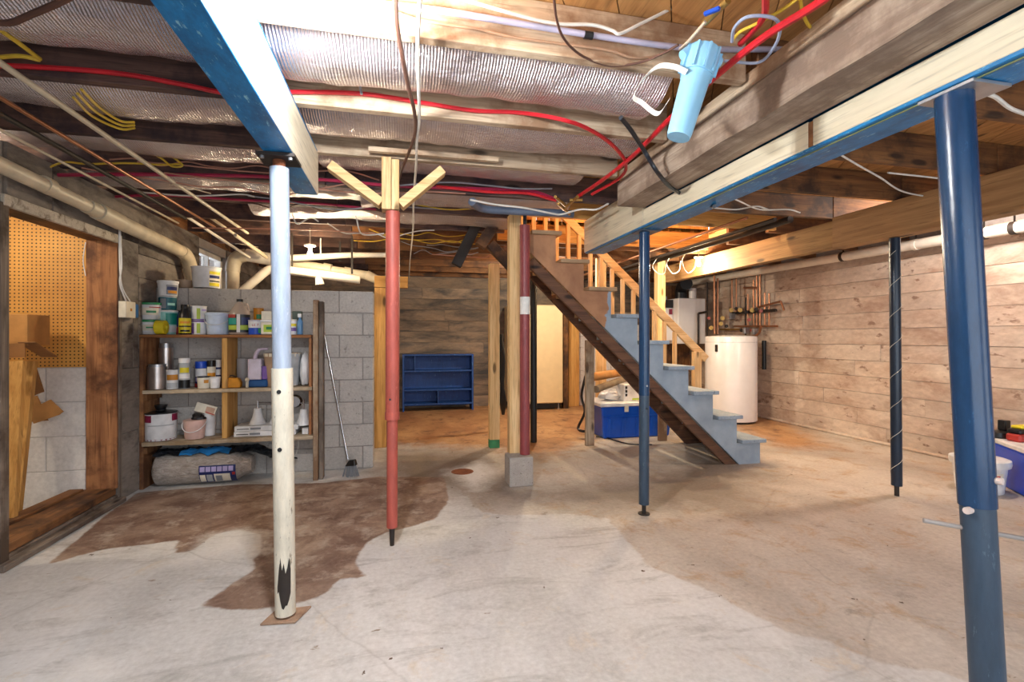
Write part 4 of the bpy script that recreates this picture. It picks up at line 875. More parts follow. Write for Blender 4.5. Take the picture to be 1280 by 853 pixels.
def quad(pts, y0, y1, nm, mt, par): MB().prism([(onY(x, y, y0).x, onY(x, y, y0).z) for x, y in pts], y0, y1).build(nm, mt, par)
quad([(37, 497), (45, 495), (50, 506), (62, 500), (78, 515), (73, 519), (42, 530), (34, 514)], 3.955, 3.97, 'panel', card, cd)
quad([(34, 463), (45, 462), (54, 490), (41, 495)], 3.94, 3.953, 'panel', card2, cd); quad([(42, 503), (35, 528), (60, 526)], 3.972, 3.98, 'panel', card2, cd); quad([(31, 466), (38, 464), (44, 494), (38, 497)], 3.955, 3.968, 'panel', card, cd)
# ================================================================== STAIRCASE
SY0, SY1 = 3.94, 4.93; RISE, RUN, X0 = .2345, .2553, 3.373
st = thing('staircase', 'steep wooden staircase, lower steps painted grey-blue', 'stairs', (2.3, 4.44, 0))
def skirtmat():
    m, nt, b = newmat('plywood_half_painted'); v = coords(nt, (1, 1, 1), rnd=False)
    g = noise(nt, v, 3.5, 6, .6, .5); ply = ramp(nt, g, .3, .7, hexc('8E5F42'), hexc('BE8D66'))
    paint = ramp(nt, noise(nt, v, 5, 6, .6), .3, .7, hexc('8494A6'), hexc('A3B1BF'))
    geo = N(nt, 'ShaderNodeNewGeometry'); sx = N(nt, 'ShaderNodeSeparateXYZ'); nt.links.new(geo.outputs['Position'], sx.inputs[0])
    q = N(nt, 'ShaderNodeMath', operation='MULTIPLY_ADD'); q.inputs[1].default_value = .22; nt.links.new(g, q.inputs[0]); nt.links.new(sx.outputs[0], q.inputs[2])
    nt.links.new(mixc(nt, ramp(nt, q.outputs[0], 0, 1), ply, paint), b.inputs['Base Color'])
    rp = [n for n in nt.nodes if n.type == 'VALTORGB'][-1]; mr = N(nt, 'ShaderNodeMapRange'); mr.inputs[1].default_value = 1.86; mr.inputs[2].default_value = 1.87
    nt.links.new(q.outputs[0], mr.inputs[0]); nt.links.new(mr.outputs[0], rp.inputs[0]); b.inputs['Roughness'].default_value = .6; return m
M['skirt'] = skirtmat(); M['paintx'] = concrete('grey_blue_stair_paint', '8494A6', 'A6B3C0', speck='66707C', scale=5, bmp=.2); M['treadw'] = plain('A88A6A', .6, key='bare_tread')
pg_ = [(X0 - .045, 0)]
for i in range(9): pg_ += [(X0 - .045 - RUN * i, RISE * (i + 1) - .035), (X0 - .045 - RUN * (i + 1), RISE * (i + 1) - .035)]
xe = X0 - .045 - RUN * 9; pb = (3.10, 0.0); q = onY(664, 320, SY0)
pg_ += [(xe, 1.95 + .0), (pb[0], 0)]
MB().prism(pg_, SY0, SY0 + .018).build('side_panel', 'skirt', st)
for i in range(9):
    x1 = X0 - RUN * i; z = RISE * (i + 1); low = i < 6
    MB().box(x1 - RUN - .01, x1, SY0 - .035, SY1, z - .034, z).build('tread', 'paintx' if i < 6 else 'treadw', st, bevel=.004)
    MB().box(x1 - .06, x1 - .045 + .001, SY0 + .02, SY1 - .02, z - RISE + (.001), z - .036).build('riser', 'paintx' if i < 6 else 'treadw', st)
# stringers of doubled old planks, below the near side and the far side
def stringer(y0, y1, p0, p1, w_, nm='stringer'):
    p0, p1 = Vector((p0[0], p0[1])), Vector((p1[0], p1[1])); d = (p1 - p0).normalized(); n_ = Vector((d.y, -d.x))
    if n_.y > 0: n_ = -n_
    poly = [p0, p1, p1 + n_ * w_, p0 + n_ * w_]; poly = clip([(p.x, p.y) for p in poly], 0, -1, 0.0); poly = clip(poly, 0, 1, 2.2)
    MB().prism(poly, y0, y1).build(nm, 'stringer', st, bevel=.003)
stringer(SY0 + .02, SY0 + .058, (1.09, 1.885), (3.12, -.03), .085)
stringer(SY1 - .10, SY1 - .055, (1.17, 2.29), (3.45, .01), .24)
# railing on the far side
RY = SY1 - .02
def rz(x): return 1.03 + (3.33 - x) * RISE / RUN * .985
MB().bar((3.42, RY, rz(3.42)), (1.15, RY, rz(1.15)), .038, .085, (0, 0, 1)).build('handrail', 'newx', st, bevel=.004)
MB().box(3.245, 3.335, RY - .045, RY + .02, RISE + .001, rz(3.3) - .02).build('newel_post', 'newz', st, bevel=.003)
for i in range(1, 9):
    x = X0 - RUN * i - .10; MB().box(x - .02, x + .02, RY - .018, RY + .018, RISE * (i + 1) + .001, rz(x) - .05).build('baluster', 'newz', st, bevel=.002)
    x += .125
    if i > 1: MB().box(x - .02, x + .02, RY - .018, RY + .018, RISE * i + .001 if x > X0 - RUN * i else RISE * (i + 1) + .001, rz(x) - .05).build('baluster', 'newz', st, bevel=.002)
# studs that hold the stair and the floor above
def stud(label, px0, px1, pyb, y, zt, mt='newz', z0=0.0, dep=.09):
    a, b_ = onY(px0, 0, y).x, onY(px1, 0, y).x; return tag(MB().box(a, b_, y, y + dep, z0, zt).build('stud', mt, bevel=.003), label, 'stud')
stud('pale stud standing under the stairs beside the blue tote', 732.5, 743, 555, 4.93 + .05, 1.17, 'palez', dep=.04)
stud('short pale stud under the lower stairs in front of the blue tote', 824, 834, 549, 5.03, .42, 'palez', dep=.04)
stud('full-height pine stud behind the staircase', 822, 832, 500, 5.80, ZJ - .005)
stud('pine stud behind the upper stairs, left of the dark blue post', 746, 758, 500, 5.80, ZJ - .005, dep=.05)
stud('orange stud behind the beige freezer', 711, 724, 500, 7.9, ZJ - .01, 'amberz')
stud('dark rough stud between the freezer and the orange stud', 704.3, 710.5, 500, 7.7, ZJ - .01, 'brownz')
# door framing at the end of the block wall
fr = thing('door_frame', 'rough timber doorframe standing right behind the end of the block wall', 'frame', (onY(478, 0, 5.4).x, 5.45, 0))
a, b_ = onY(468, 0, 5.4).x, onY(483, 0, 5.4).x; MB().box(a, b_, 5.4, 5.49, 0, 1.74).build('jamb', 'amberz', fr, bevel=.003); MB().box(a, onY(510, 0, 5.4).x, 5.4, 5.49, 1.745, 1.87).build('header', 'amberx', fr, bevel=.003)
MB().box(b_ + .004, b_ + .03, 5.42, 5.55, 0, 1.74).build('jamb', 'brownz', fr)

# ================================================================== BACK OF THE ROOM
bs2 = thing('low_bookcase', 'low bright blue wooden bookcase against the dark back wall', 'bookcase', (1.0, 8.0, 0)); M['bcase'] = steel('blue_bookcase_paint', '1C4C96', .5, '4F7FB8')
a, b_ = onY(503, 0, 7.9).x, onY(592, 0, 7.9).x; z0, z1 = .10, onY(550, 443, 7.9).z
for x in (a, b_ - .03): MB().box(x, x + .03, 7.9, 8.2, 0, z1).build('side_panel', 'bcase', bs2, bevel=.003)
for z in (z1 - .025, .64, .33, .10): MB().box(a + .031, b_ - .031, 7.905, 8.19, z, z + .024).build('shelf', 'bcase', bs2, bevel=.002)
MB().box(a + .031, b_ - .031, 8.19, 8.2, .05, z1 - .026).build('back_panel', 'bcase', bs2)
MB().box(a + .19, a + .205, 7.91, 8.19, .665, z1 - .027).build('divider', 'bcase', bs2); MB().box(a + .56, a + .575, 7.91, 8.19, .125, .329).build('divider', 'bcase', bs2)
fz = thing('freezer', 'tall beige upright freezer behind the staircase', 'freezer', (onY(680, 0, 7.6).x, 7.9, 0)); beige = plain('E6CFA2', .35, mott=.03, key='beige_enamel')
a, b_ = onY(640, 0, 7.6).x, onY(704, 0, 7.6).x
MB().box(a, b_, 7.66, 8.2, .10, 1.74).build('cabinet', beige, fz, bevel=.012); MB().box(a + .002, b_ - .002, 7.60, 7.652, .11, 1.735).build('door', beige, fz, bevel=.014); MB().box(a + .03, b_ - .03, 7.66, 8.15, .02, .098).build('plinth', 'black', fz)
for x in (a + .05, b_ - .06): MB().cyl(x, 7.68, 0, .10, .022, 12).build('foot', 'silver', fz, smooth=True)
ww = struct('wall_partition', (3.2, 8.1, 0)); wa, wb2 = onY(724, 0, 8.0).x, onY(800, 0, 8.0).x
for r in range(7):
    x = wa - (.2 if r % 2 else 0)
    while x < wb2:
        p, q = max(x, wa), min(x + .4, wb2)
        if q - p > .04: MB().box(p + .002, q - .002, 8.0, 8.1, r * .204 + .002, r * .204 + .202).build('block', 'blockw', ww, bevel=.003)
        x += .404
# dark hoses between the studs
m_ = atd(626, 400, 6.2); hb = thing('hose', 'coiled black hoses hanging between the two pine studs', 'hose', (m_.x, m_.y, 0))
for k in range(3): MB().tube(spline([atd(625 + k, 418, 6.2), atd(630 - k * 2, 450 + k * 8, 6.2), atd(627 + 2 * k, 500, 6.2), atd(629, 518, 6.25)]), .02, 8).build('coil', 'black', hb, smooth=True)

# blue tote with things on it
tt = thing('storage_tote', 'blue plastic storage tote with a white lid under the stairs', 'tote', (2.65, 5.5, 0)); M['tote'] = plain('0F56C8', .32, mott=.06, key='blue_tote')
a, b_ = onY(752, 0, 5.25).x, onY(842, 0, 5.25).x; zt = .43
m = MB(); vs = [(a + .04, 5.28, .003), (b_ - .04, 5.28, .003), (b_ - .04, 5.72, .003), (a + .04, 5.72, .003), (a, 5.25, zt - .05), (b_, 5.25, zt - .05), (b_, 5.75, zt - .05), (a, 5.75, zt - .05)]
m.add(vs, [(0, 3, 2, 1), (4, 5, 6, 7), (0, 1, 5, 4), (1, 2, 6, 5), (2, 3, 7, 6), (3, 0, 4, 7)]).build('tub', 'tote', tt, bevel=.012)
for i in range(5):
    x = a + .1 + i * (b_ - a - .2) / 4; MB().bar((x, 5.272, .03), (x, 5.252, .25), .05, .012, (0, 1, 0)).build('rib', 'tote', tt, bevel=.003)
MB().box(a + .01, b_ - .01, 5.243, 5.25, .26, .275).build('rib', 'tote', tt)
MB().box(a - .02, b_ + .02, 5.23, 5.77, zt - .048, zt).build('lid', P['white'], tt, bevel=.01)
MB().box(a + .28, a + .33, 5.222, 5.229, zt - .11, zt - .04).build('paper_tag', P['cream'], tt)
wx = thing('carton', 'white carton with black marks and a green strip on the tote', 'box', (onY(795, 0, 5.35).x, 5.4, zt + .001)); k3 = mpp(795, 5.35)
MB().box(wx.location.x - .17, wx.location.x + .13, 5.33, 5.55, zt + .002, zt + .20).build('carton', P['white'], wx, bevel=.003)
MB().box(wx.location.x - .06, wx.location.x + .11, 5.3275, 5.3295, zt + .012, zt + .035).build('strip', P['lime'], wx)
for i in range(3): MB().box(wx.location.x - .15, wx.location.x - .125, 5.3275, 5.3295, zt + .06 + i * .045, zt + .09 + i * .045).build('mark', P['blk'], wx)
for i, (p0, p1, r0, lab) in enumerate((((738, 472), (775, 466), .05, 'brown cardboard tube, upper of two lying on the tote'), ((745, 487), (780, 474), .042, 'mottled carpet roll, lower of two lying on the tote'))):
    tag(MB().tube([atd(*p0, 5.45), atd(p1[0], p1[1], 6.1)], r0, 16).build('tube', (card, 'rust')[0] if i == 0 else plain('8A7A66', .9), smooth=True), lab, 'tube')
lumpy('crumpled white sack on the left end of the blue tote', 'sack', 'sack', (onY(752, 0, 5.5).x + .08, 5.45, zt + .07), .13, .10, .07, P['white'], 12, .3)
cable('hose', [atd(732, 470, 5.7), atd(727, 495, 5.75), atd(731, 515, 5.7), atd(723, 534, 5.75), (atd(727, 539, 5.7)), atd(742, 539, 5.8)], .016, 'black', 'black hose hanging beside the pale stud under the stairs', 'hose')
cable('extension_cord', [onZ(745, 546, .01), onZ(760, 548, .01), onZ(785, 555, .01), onZ(815, 556, .01)], .007, 'black', 'black power cord on the floor before the blue tote')
# ================================================================== HOT WATER CORNER
wh = thing('water_heater', 'white cylindrical water heater tank standing before the right wall', 'water heater', (4.62, 6.05, 0)); ena = plain('E9E6E6', .3, mott=.02, key='white_enamel')
hx, hy = 4.62, 6.05; R = .345
MB().cyl(hx, hy, .0, .03, R - .02, 40).build('base', 'black', wh); MB().lathe([(R, .03), (R, 1.20), (R - .01, 1.215), (.10, 1.235)], (hx, hy, 0), 48).build('tank', ena, wh, smooth=True)
for z in (1.13,): MB().lathe([(R + .002, z), (R + .002, z + .004)], (hx, hy, 0), 48).build('seam', 'silver', wh)
MB().box(hx - .34, hx - .30, hy - .14, hy - .11, 1.0, 1.1).build('fitting', 'iron', wh)
tag(MB().tube([onX(955, 462, 5.19), onX(955, 426, 5.19)], .03, 14).build('pipe_sleeve', 'black', smooth=True), 'black upright pipe sleeve right of the water heater', 'pipe')
bo = thing('boiler', 'white wall-hung boiler beside the copper pipes', 'boiler', (4.75, 7.2, 1.05)); a, b_ = onY(848, 0, 7.0).x, onY(882, 0, 7.0).x; zb_, zt_ = onY(860, 430, 7.0).z, onY(860, 373, 7.0).z
MB().box(a, b_, 7.0, 7.45, zb_, zt_).build('cabinet', ena, bo, bevel=.01); MB().box(a - .2, a - .005, 7.15, 7.5, zb_ + .05, zt_ - .15).build('side_panel', ena, bo, bevel=.01); MB().box(a - .2, a - .01, 7.14, 7.5, zt_ - .148, zt_ - .02).build('control_head', 'black', bo)
MB().box(a - .08, a - .02, 7.146, 7.149, zt_ - .26, zt_ - .17).build('gauge', P['maroonp'], bo)
fx = onY(868, 0, 7.1).x; MB().tube([(fx, 7.15, zt_ + .002), (fx, 7.15, zt_ + .18)], .06, 18).build('flue', ena, bo, smooth=True)
MB().box((a + b_) / 2 - .35, (a + b_) / 2 + .3, 7.52, 7.56, .6, 2.1).build('mounting_board', 'brownz', bo)
MB().tube(spline([(fx - .12, 7.3, zt_ + .002), (fx - .12, 7.3, zt_ + .15), (fx - .14, 7.2, zt_ + .22), (fx - .2, 7.02, zt_ + .24)]), .10, 18).build('black_flue_elbow', 'black', bo, smooth=True)
for i in range(5): MB().cyl(a - .18 + .035 * i, 7.3, zt_ - .019, zt_ + .05 + .03 * (i % 2), .01, 8).build('connector', 'silver', bo)
M['copper'] = plain('A97352', .35, .6, key='copper'); M['brass'] = plain('B08A4A', .35, .7, key='brass')
mf = thing('pipe_manifold', 'copper heating pipes with valves above the water heater', 'pipes', (4.95, 6.6, 1.2))
for i, (px, y0, y1, Yp) in enumerate(((893, 345, 418, 6.5), (897, 348, 418, 6.5), (915, 345, 390, 6.7), (920.5, 345, 392, 6.7), (935, 368, 408, 6.6), (942, 350, 408, 6.6), (946, 345, 410, 6.6), (950, 342, 412, 6.6), (956, 366, 408, 6.6), (961.5, 367, 408, 6.6), (884, 353, 440, 6.8), (932, 372, 420, 6.6))):
    A, B_ = (onY(px, y1, Yp), onY(px, y0, Yp)) if px < 905 else (onX(px, y1, 5.17), onX(px, y0, 5.17)); MB().tube([A, B_], .011 if i > 1 else .015, 8).build('copper_pipe', 'copper' if i not in (10, 11) else 'iron', mf, smooth=True)
for (x0, y0, x1, y1, r0, mt) in ((915, 392, 970, 388, .022, 'iron'), (918, 408, 972, 408, .014, 'copper'), (948, 384, 976, 377, .016, 'copper'), (900, 412, 935, 412, .014, 'brass'), (930, 360, 946, 360, .018, 'copper'), (976, 377, 980, 388, .014, 'copper')):
    MB().tube([onX(x0, y0, 5.15), onX(x1, y1, 5.15)], r0, 8).build('header_pipe', mt, mf, smooth=True)
for i, (x, y) in enumerate(((914, 388), (920, 386), (913, 397), (925, 388), (933, 390), (936, 400), (940, 388), (945, 387), (951, 389), (903, 398), (908, 408), (886, 398), (889, 410), (927, 413), (940, 413), (901, 405))):
    q = onY(x, y, 6.8) if x < 905 else onX(x, y, 5.12); MB().tube([(q.x - .02, q.y - .03, q.z), (q.x + .02, q.y + .03, q.z)], .026 if i % 3 else .034, 10).build('valve', ('brass', 'iron', plain('A8442E', .4))[i % 3], mf, smooth=True)
for (x, y) in ((931, 414), (942, 415), (914, 396)): q = onX(x, y, 5.08); MB().box(q.x - .04, q.x + .04, q.y - .05, q.y + .0, q.z - .04, q.z + .05).build('zone_valve_head', 'silver', mf, bevel=.004)
MB().tube(spline([onX(951, 408, 5.15), onX(949, 416, 5.1), onX(944, 421, 5.0)]), .018, 8).build('copper_pipe', 'copper', mf, smooth=True)
MB().tube([onY(873, 392, 6.9), onY(873, 430, 6.9)], .018, 8).build('drain_pipe', 'iron', mf, smooth=True); MB().tube([onY(873, 392, 6.9), onY(884, 390, 6.9)], .018, 8).build('drain_pipe', 'iron', mf, smooth=True)
# long PVC pipe on the right wall
M['pvc'] = plain('E2D9CB', .4, mott=.06, key='pvc'); M['pvcc'] = plain('CDBFA6', .45, mott=.1, key='aged_pvc')
pr = thing('drain_pipe', 'long white PVC drain pipe hung along the right wall', 'pipe', (5.1, 3, 2.1)); A = onX(1279, 283, 5.08); B_ = onX(866, 353, 5.08); dd = (A - B_).normalized()
MB().tube([A + dd * 1.6, B_], .052, 18).build('pipe', 'pvc', pr, smooth=True)
MB().tube(spline([B_, B_ - dd * .08 + Vector((0, 0, -.02)), B_ + Vector((-.1, .12, -.12)), B_ + Vector((-.16, .14, -.22))]), .058, 16).build('elbow', 'pvc', pr, smooth=True)
for px, py in ((1268, 285), (1230, 292), (1145, 306), (1054, 321)):
    q = onX(px, py, 5.08); MB().tube([q - dd * .02, q + dd * .02], .057, 18).build('hanger', 'iron' if px != 1145 else 'pvc', pr, smooth=True); MB().bar(q + Vector((0, 0, .05)), q + Vector((0, 0, .12)), .02, .004).build('hanger', 'iron', pr)
# right edge: cooler with tools on it, white bucket
co = thing('cooler', 'blue cooler with a white lid at the right edge of the picture', 'cooler', (4.81, 2.68, 0), math.radians(54.5)); czt = .355
MB().box(-.30, .30, -.2, .2, .0, czt - .03).build('body', plain('1A4FD8', .3, mott=.05, key='cooler_blue'), co, bevel=.015, local=True); MB().box(-.308, .308, -.208, .208, czt - .029, czt + .012).build('lid', P['white'], co, bevel=.01, local=True)
ch = thing('battery_charger', 'black battery charger on the cooler lid, left of the red tool', 'charger', atd(1250, 541, 4.0)); ch.location.z = czt + .0135; q = ch.location
MB().lathe([(.075, 0), (.082, .01), (.078, .045), (.05, .055)], seg=20, sx=1.1).build('base', P['blk'], ch, local=True, smooth=True, bevel=0); MB().box(.015, .075, -.03, .03, .056, .14).build('holder', P['blk'], ch, local=True, bevel=.006)
tl = thing('power_tool', 'red and black power tool with a yellow top lying on the cooler', 'tool', atd(1275, 545, 3.85)); tl.location.z = czt + .0135
MB().box(-.08, .12, -.05, .05, 0, .06).build('body', P['red'], tl, local=True, bevel=.012); MB().box(-.07, .13, -.045, .045, .061, .10).build('housing', P['blk'], tl, local=True, bevel=.01); MB().box(-.04, .13, -.04, .04, .101, .125).build('top', P['yellow'], tl, local=True, bevel=.008)
bk = thing('bucket', 'white plastic bucket with its lid, on the floor behind the nearest blue post', 'bucket', (4.42, 2.86, 0)); 
MB().lathe([(.135, 0), (.14, .004), (.162, .225)], seg=32).build('body', P['white'], bk, local=True, smooth=True); MB().lathe([(.178, .205), (.182, .225), (.180, .255), (.165, .26)], seg=32).build('lid', P['white'], bk, local=True, smooth=True)
fa = math.atan2(-2.83, -4.18); MB().lathe([(.1585, .09), (.1645, .17)], seg=8, a0=fa + .1, a1=fa + .9).build('label', P['cream'], bk, local=True); MB().lathe([(.1620, .125), (.1650, .155)], seg=8, a0=fa + .3, a1=fa + .75).build('label', P['red'], bk, local=True)
# ================================================================== PIPES UNDER THE LEFT CEILING
xp = -1.925
pl = thing('waste_pipe', 'fat cream PVC waste pipe running along the top of the left wall', 'pipe', (xp, 4, 2.1))
def px_(x, y): return onX(x, y, xp)
p1, p2, p3, p4 = px_(0, 206), px_(108, 257), px_(150, 278), px_(226, 314)
zl = 1.98; 
for nm, a, b_, r0 in (('pipe', p1 + (p1 - p2).normalized() * 1.0, p2, .04), ('coupling', p2, p2 + (p3 - p2) * .3, .047), ('tee', p2 + (p3 - p2) * .3, p3, .056), ('pipe', p3, p4, .052)):
    MB().tube([a, b_], r0, 18).build(nm, 'pvcc', pl, smooth=True)
p5, p6 = px_(238, 330), px_(243, 358)
MB().tube(spline([p4, p4 + Vector((0, .10, -.02)), p5 + Vector((0, -.02, 0)), p6]), .057, 16).build('elbow', 'pvcc', pl, smooth=True)
p6b = px_(58, 232); MB().tube([p6b - (p2 - p1).normalized() * .03, p6b + (p2 - p1).normalized() * .03], .047, 18).build('coupling', 'pvcc', pl, smooth=True)
yq = 5.5
pv = thing('vent_pipe', 'cream elbow pipe rising from behind the block wall and running right', 'pipe', onY(291, 362, yq))
MB().tube([onY(291, 372, yq), onY(291, 340, yq)], .062, 18).build('pipe', 'pvcc', pv, smooth=True)
MB().tube(spline([onY(291, 340, yq), onY(292, 330, yq), onY(297, 322, yq), onY(308, 319, yq)]), .068, 18).build('elbow', 'pvcc', pv, smooth=True)
MB().tube([onY(308, 319, yq), onY(365, 329, yq)], .066, 18).build('pipe', 'pvc', pv, smooth=True)
MB().tube([onY(365, 329, yq), onY(412, 338, yq)], .055, 18).build('pipe', 'pvcc', pv, smooth=True)
MB().tube([onY(404, 336, yq), onY(414, 338, yq)], .066, 18).build('coupling', 'pvcc', pv, smooth=True)
MB().tube([onY(414, 338, yq), onY(462, 345, yq)], .048, 18).build('pipe', 'pvcc', pv, smooth=True)
MB().tube([onY(430, 340, yq), onY(440, 342, yq)], .058, 18).build('coupling', 'pvcc', pv, smooth=True); MB().tube([onY(458, 344, yq), onY(478, 353, yq)], [.055, .045], 16).build('elbow', 'pvcc', pv, smooth=True)
for px in (350, 425): q = onY(px, 330, yq); MB().box(q.x - .01, q.x + .01, yq - .002, yq + .002, q.z + .03, 2.24).build('hanger', 'iron', pv)
pw = thing('waste_pipe', 'thinner cream pipe rising on a slant from the block wall, then level', 'pipe', onY(305, 362, 5.2))
MB().tube(spline([onY(303, 364, 5.15), onY(322, 348, 5.15), onY(333, 339, 5.15), onY(342, 337, 5.15), onY(365, 339, 5.15), onY(450, 350, 5.15)], 4), .042, 14).build('pipe', 'pvc', pw, smooth=True)
MB().tube([onY(398, 343, 5.15), onY(400, 356, 5.15)], [.03, .045], 12).build('cleanout', 'pvc', pw, smooth=True)
for px in (365, 440): q = onY(px, 345, 5.15); MB().box(q.x - .01, q.x + .01, 5.148, 5.152, q.z + .02, 2.24).build('hanger', 'iron', pw)
tag(MB().box(onY(400, 320, 5.35).x, onY(400, 320, 5.35).x + .012, 5.348, 5.352, onY(400, 320, 5.35).z, 2.24).tube([onY(362, 323, 5.35), onY(436, 319, 5.35), onY(486, 319, 5.35)], [.038, .03, .026], 12).build('water_pipe', 'pvc', smooth=True), 'narrow cream pipe ending in red-ringed couplings above the slanting pipes', 'pipe')
def along(name, label, px, py, z, y0, y1, r, mt, dx=0):
    x = onZ(px, py, z).x; return tag(MB().tube([(x, y0, z), (x + dx, y1, z - .02)], r, 10).build(name, mt, smooth=True), label, 'pipe')
along('water_pipe', 'long cream water pipe farthest from the left wall under the joists', 52, 112, 2.19, .8, 4.9, .012, 'pvcc')
along('copper_pipe', 'old copper pipe running under the joists, nearest the cream water pipe', 50, 150, 2.19, 1.2, 4.7, .010, 'copper')
along('iron_pipe', 'dark iron pipe running under the joists beside the old copper one', 0, 140, 2.19, 1.2, 4.4, .013, 'iron')
along('water_pipe', 'thin cream pipe close to the left wall, next to the dark iron pipe', 0, 160, 2.19, 1.3, 4.6, .008, 'pvcc')
xq = onZ(52, 112, 2.19).x; q = onZ(46, 108, 2.19)
for px, py in ((222, 229), (300, 304)): cable('hanging_wire', [onZ(px, py, 2.19) + Vector((-.06, .05, 0)), onZ(px, py, 2.17) + Vector((0, 0, -.01)), onZ(px, py, 2.19) + Vector((.12, .2, 0))], .004, 'pvcc', ('white wire loop tied to the cream water pipe near the middle', 'white wire loop at the far end of the cream water pipe')[px > 250])
for i, (a, b_, lab) in enumerate((((232, 270), (312, 322), 'cream pipe slanting down to the window from the ceiling'), ((248, 262), (330, 318), 'cream pipe slanting from the joists to the big cream elbow'), ((294, 294), (333, 322), 'short pinkish cream pipe just above the big elbow'))):
    tag(MB().tube([onY(a[0], a[1], 4.7), onY(b_[0], b_[1], 5.35)], .013 if i < 2 else .016, 10).build('water_pipe', 'pvcc' if i else 'pvc', smooth=True), lab, 'pipe')

# ================================================================== CEILING: LAMPS
glass = emit('lamp_glow', (1, .93, .8), 14)
for k, lab in (('main', 'bare bulb glowing at the top edge over the front of the room'), ('pipes', 'bare bulb glowing among the cream pipes over the block wall'), ('boiler', 'bare bulb glowing on the brown beam near the boiler')):
    (x, y, z), pw_, col = BULBS_AND_FILLS[k]; t = thing('light_bulb', lab, 'lamp', (x, y, z))
    MB().sphere((x, y, z), .024, sz=1.3).build('bulb', glass, t, smooth=True); zz = min(z + .1, ZJ - .002)
    MB().tube([(x, y, z + .033), (x, y, z + .07)], .018, 12).build('socket', P['cream'], t, smooth=True)
    MB().tube([(x, y, z + .071), (x, y, z + .085)], [.05, .055], 16).build('lamp_holder', P['cream'], t, smooth=True)
    MB().tube([(x, y, z + .086), (x, y, 2.24)], .006, 8).build('drop_cord', P['cream'], t)
# ================================================================== CEILING: CABLES AND TUBES
RED = plain('C8202C', .35, key='red_tube'); RED2 = plain('A8274A', .4, key='dull_red_tube'); LAV = plain('B9B4CC', .35, key='lavender_tube'); WHT = plain('E6E2DA', .5, key='white_cable'); YEL = plain('D9B53A', .5, key='yellow_cable'); BRN = plain('5C3C30', .6, key='brown_cable'); GRY = plain('9A9AA2', .5, key='grey_cable')
fB, fC, fD, fE = JY[6] - .04, JY[7] - .04, JY[8] - .04, JY[9] - .04
JA, JB, JCc, JD, JE = JY[5], JY[6], JY[7], JY[8], JY[9]
cable('red_tube', [onY(x, y, JB - .036) for x, y in ((-60, 80), (50, 84), (150, 92), (230, 106), (290, 117), (360, 115), (450, 117), (520, 127), (590, 138), (650, 141))] + [onZ(700, 149, 2.214), onZ(735, 161, 2.21), onZ(765, 181, 2.205), onZ(782, 204, 2.2), onZ(775, 222, 2.195), onZ(740, 243, 2.17)], .010, RED, 'bright red tube stapled along the second joist, curling down at its right end', 'tube', n=8)
cable('red_tube', [onZ(x, y, 2.19) for x, y in ((722, 246), (752, 226), (790, 196), (836, 150), (893, 97), (950, 50), (1010, 12), (1040, -8))], .0125, RED, 'fattest red tube passing behind the pale blue water filter', 'tube', n=8)
cable('red_tube', [onY(x, y, JD - .04) for x, y in ((70, 219), (150, 218), (250, 219), (330, 221), (420, 226), (500, 233), (600, 236), (660, 238), (692, 248))], .012, RED2, 'dull red tube along the fourth joist, left half of the ceiling', 'tube', n=6)
cable('red_tube', [onY(x, y, JE - .04) for x, y in ((110, 248), (200, 244), (300, 250), (400, 255), (470, 262))], .010, RED2, 'thin dull red tube low along the fifth joist', 'tube')
cable('red_tube', [onY(x, y, JD - .06) for x, y in ((545, 233), (610, 240), (660, 242), (695, 251))], .011, RED, 'red tube running from the wooden head to the bundle over the stairs', 'tube')
cable('red_tube', [onZ(x, y, 2.24) for x, y in ((925, 55), (940, 40), (955, 20), (957, -6))], .011, RED, 'short red tube between the joists, right of the water filter', 'tube')
fit = thing('tube_manifold', 'brass fittings joining the red tubes over the stairs', 'fitting', onZ(710, 250, 2.16))
for a, b_ in (((694, 246), (708, 258)), ((704, 262), (722, 246)), ((712, 250), (728, 250)), ((698, 255), (712, 268))): MB().tube([onZ(*a, 2.165), onZ(*b_, 2.165)], .011, 8).build('fitting', 'brass', fit, smooth=True)
cable('plastic_pipe', [onY(x, y, JA - .045) for x, y in ((330, -8), (440, 2), (540, 12), (640, 28), (740, 44), (860, 60), (985, 62))], .011, LAV, 'pale lavender plastic pipe along the nearest joist', 'pipe', n=8, seg=12)
tag(MB().tube([onY(734, 44, JA - .045) + Vector((-.012, 0, 0)), onY(740, 45, JA - .045) + Vector((.002, 0, 0))], .0135, 12).build('clip', 'black'), 'black clip gripping the lavender pipe', 'clip')
cable('brown_cable', [onY(x, y, JA - .032) for x, y in ((430, -4), (480, 10), (520, 24), (560, 31), (600, 37), (650, 48), (755, 62), (790, 72), (820, 70), (848, 58))], .005, plain('A98468', .6), 'pale brown cable stapled to the nearest joist below the lavender pipe', n=6)
cable('white_cable', [onY(x, y, JA - .07) for x, y in ((560, -6), (680, 27), (740, 31), (765, 38), (775, 42), (800, 30), (840, 10), (870, -8))], .006, WHT, 'white cable crossing the lavender pipe and rising to the top edge')
cable('brown_cable', [onZ(x, y, 2.23) for x, y in ((692, -6), (696, 25), (706, 50), (728, 70), (762, 82), (800, 78), (830, 66), (848, 56))], .0045, BRN, 'thin dark brown cable hanging in a loop left of the water filter', n=8)
cable('brown_cable', [onZ(x, y, 2.20) for x, y in ((494, -6), (496, 30), (503, 70), (511, 110), (518, 140), (519, 165), (512, 188), (503, 210), (498, 226))], .0085, BRN, 'dark brown cable hanging across the joists beside the white one', n=8)
cable('white_cable', [onZ(x, y, 2.20) for x, y in ((525, -6), (523, 30), (522, 60), (523, 100), (524, 150), (521, 175), (520, 210), (517, 250), (516, 290), (512, 330), (511, 355))], .007, WHT, 'white cable hanging across the joists beside the brown one', n=8)
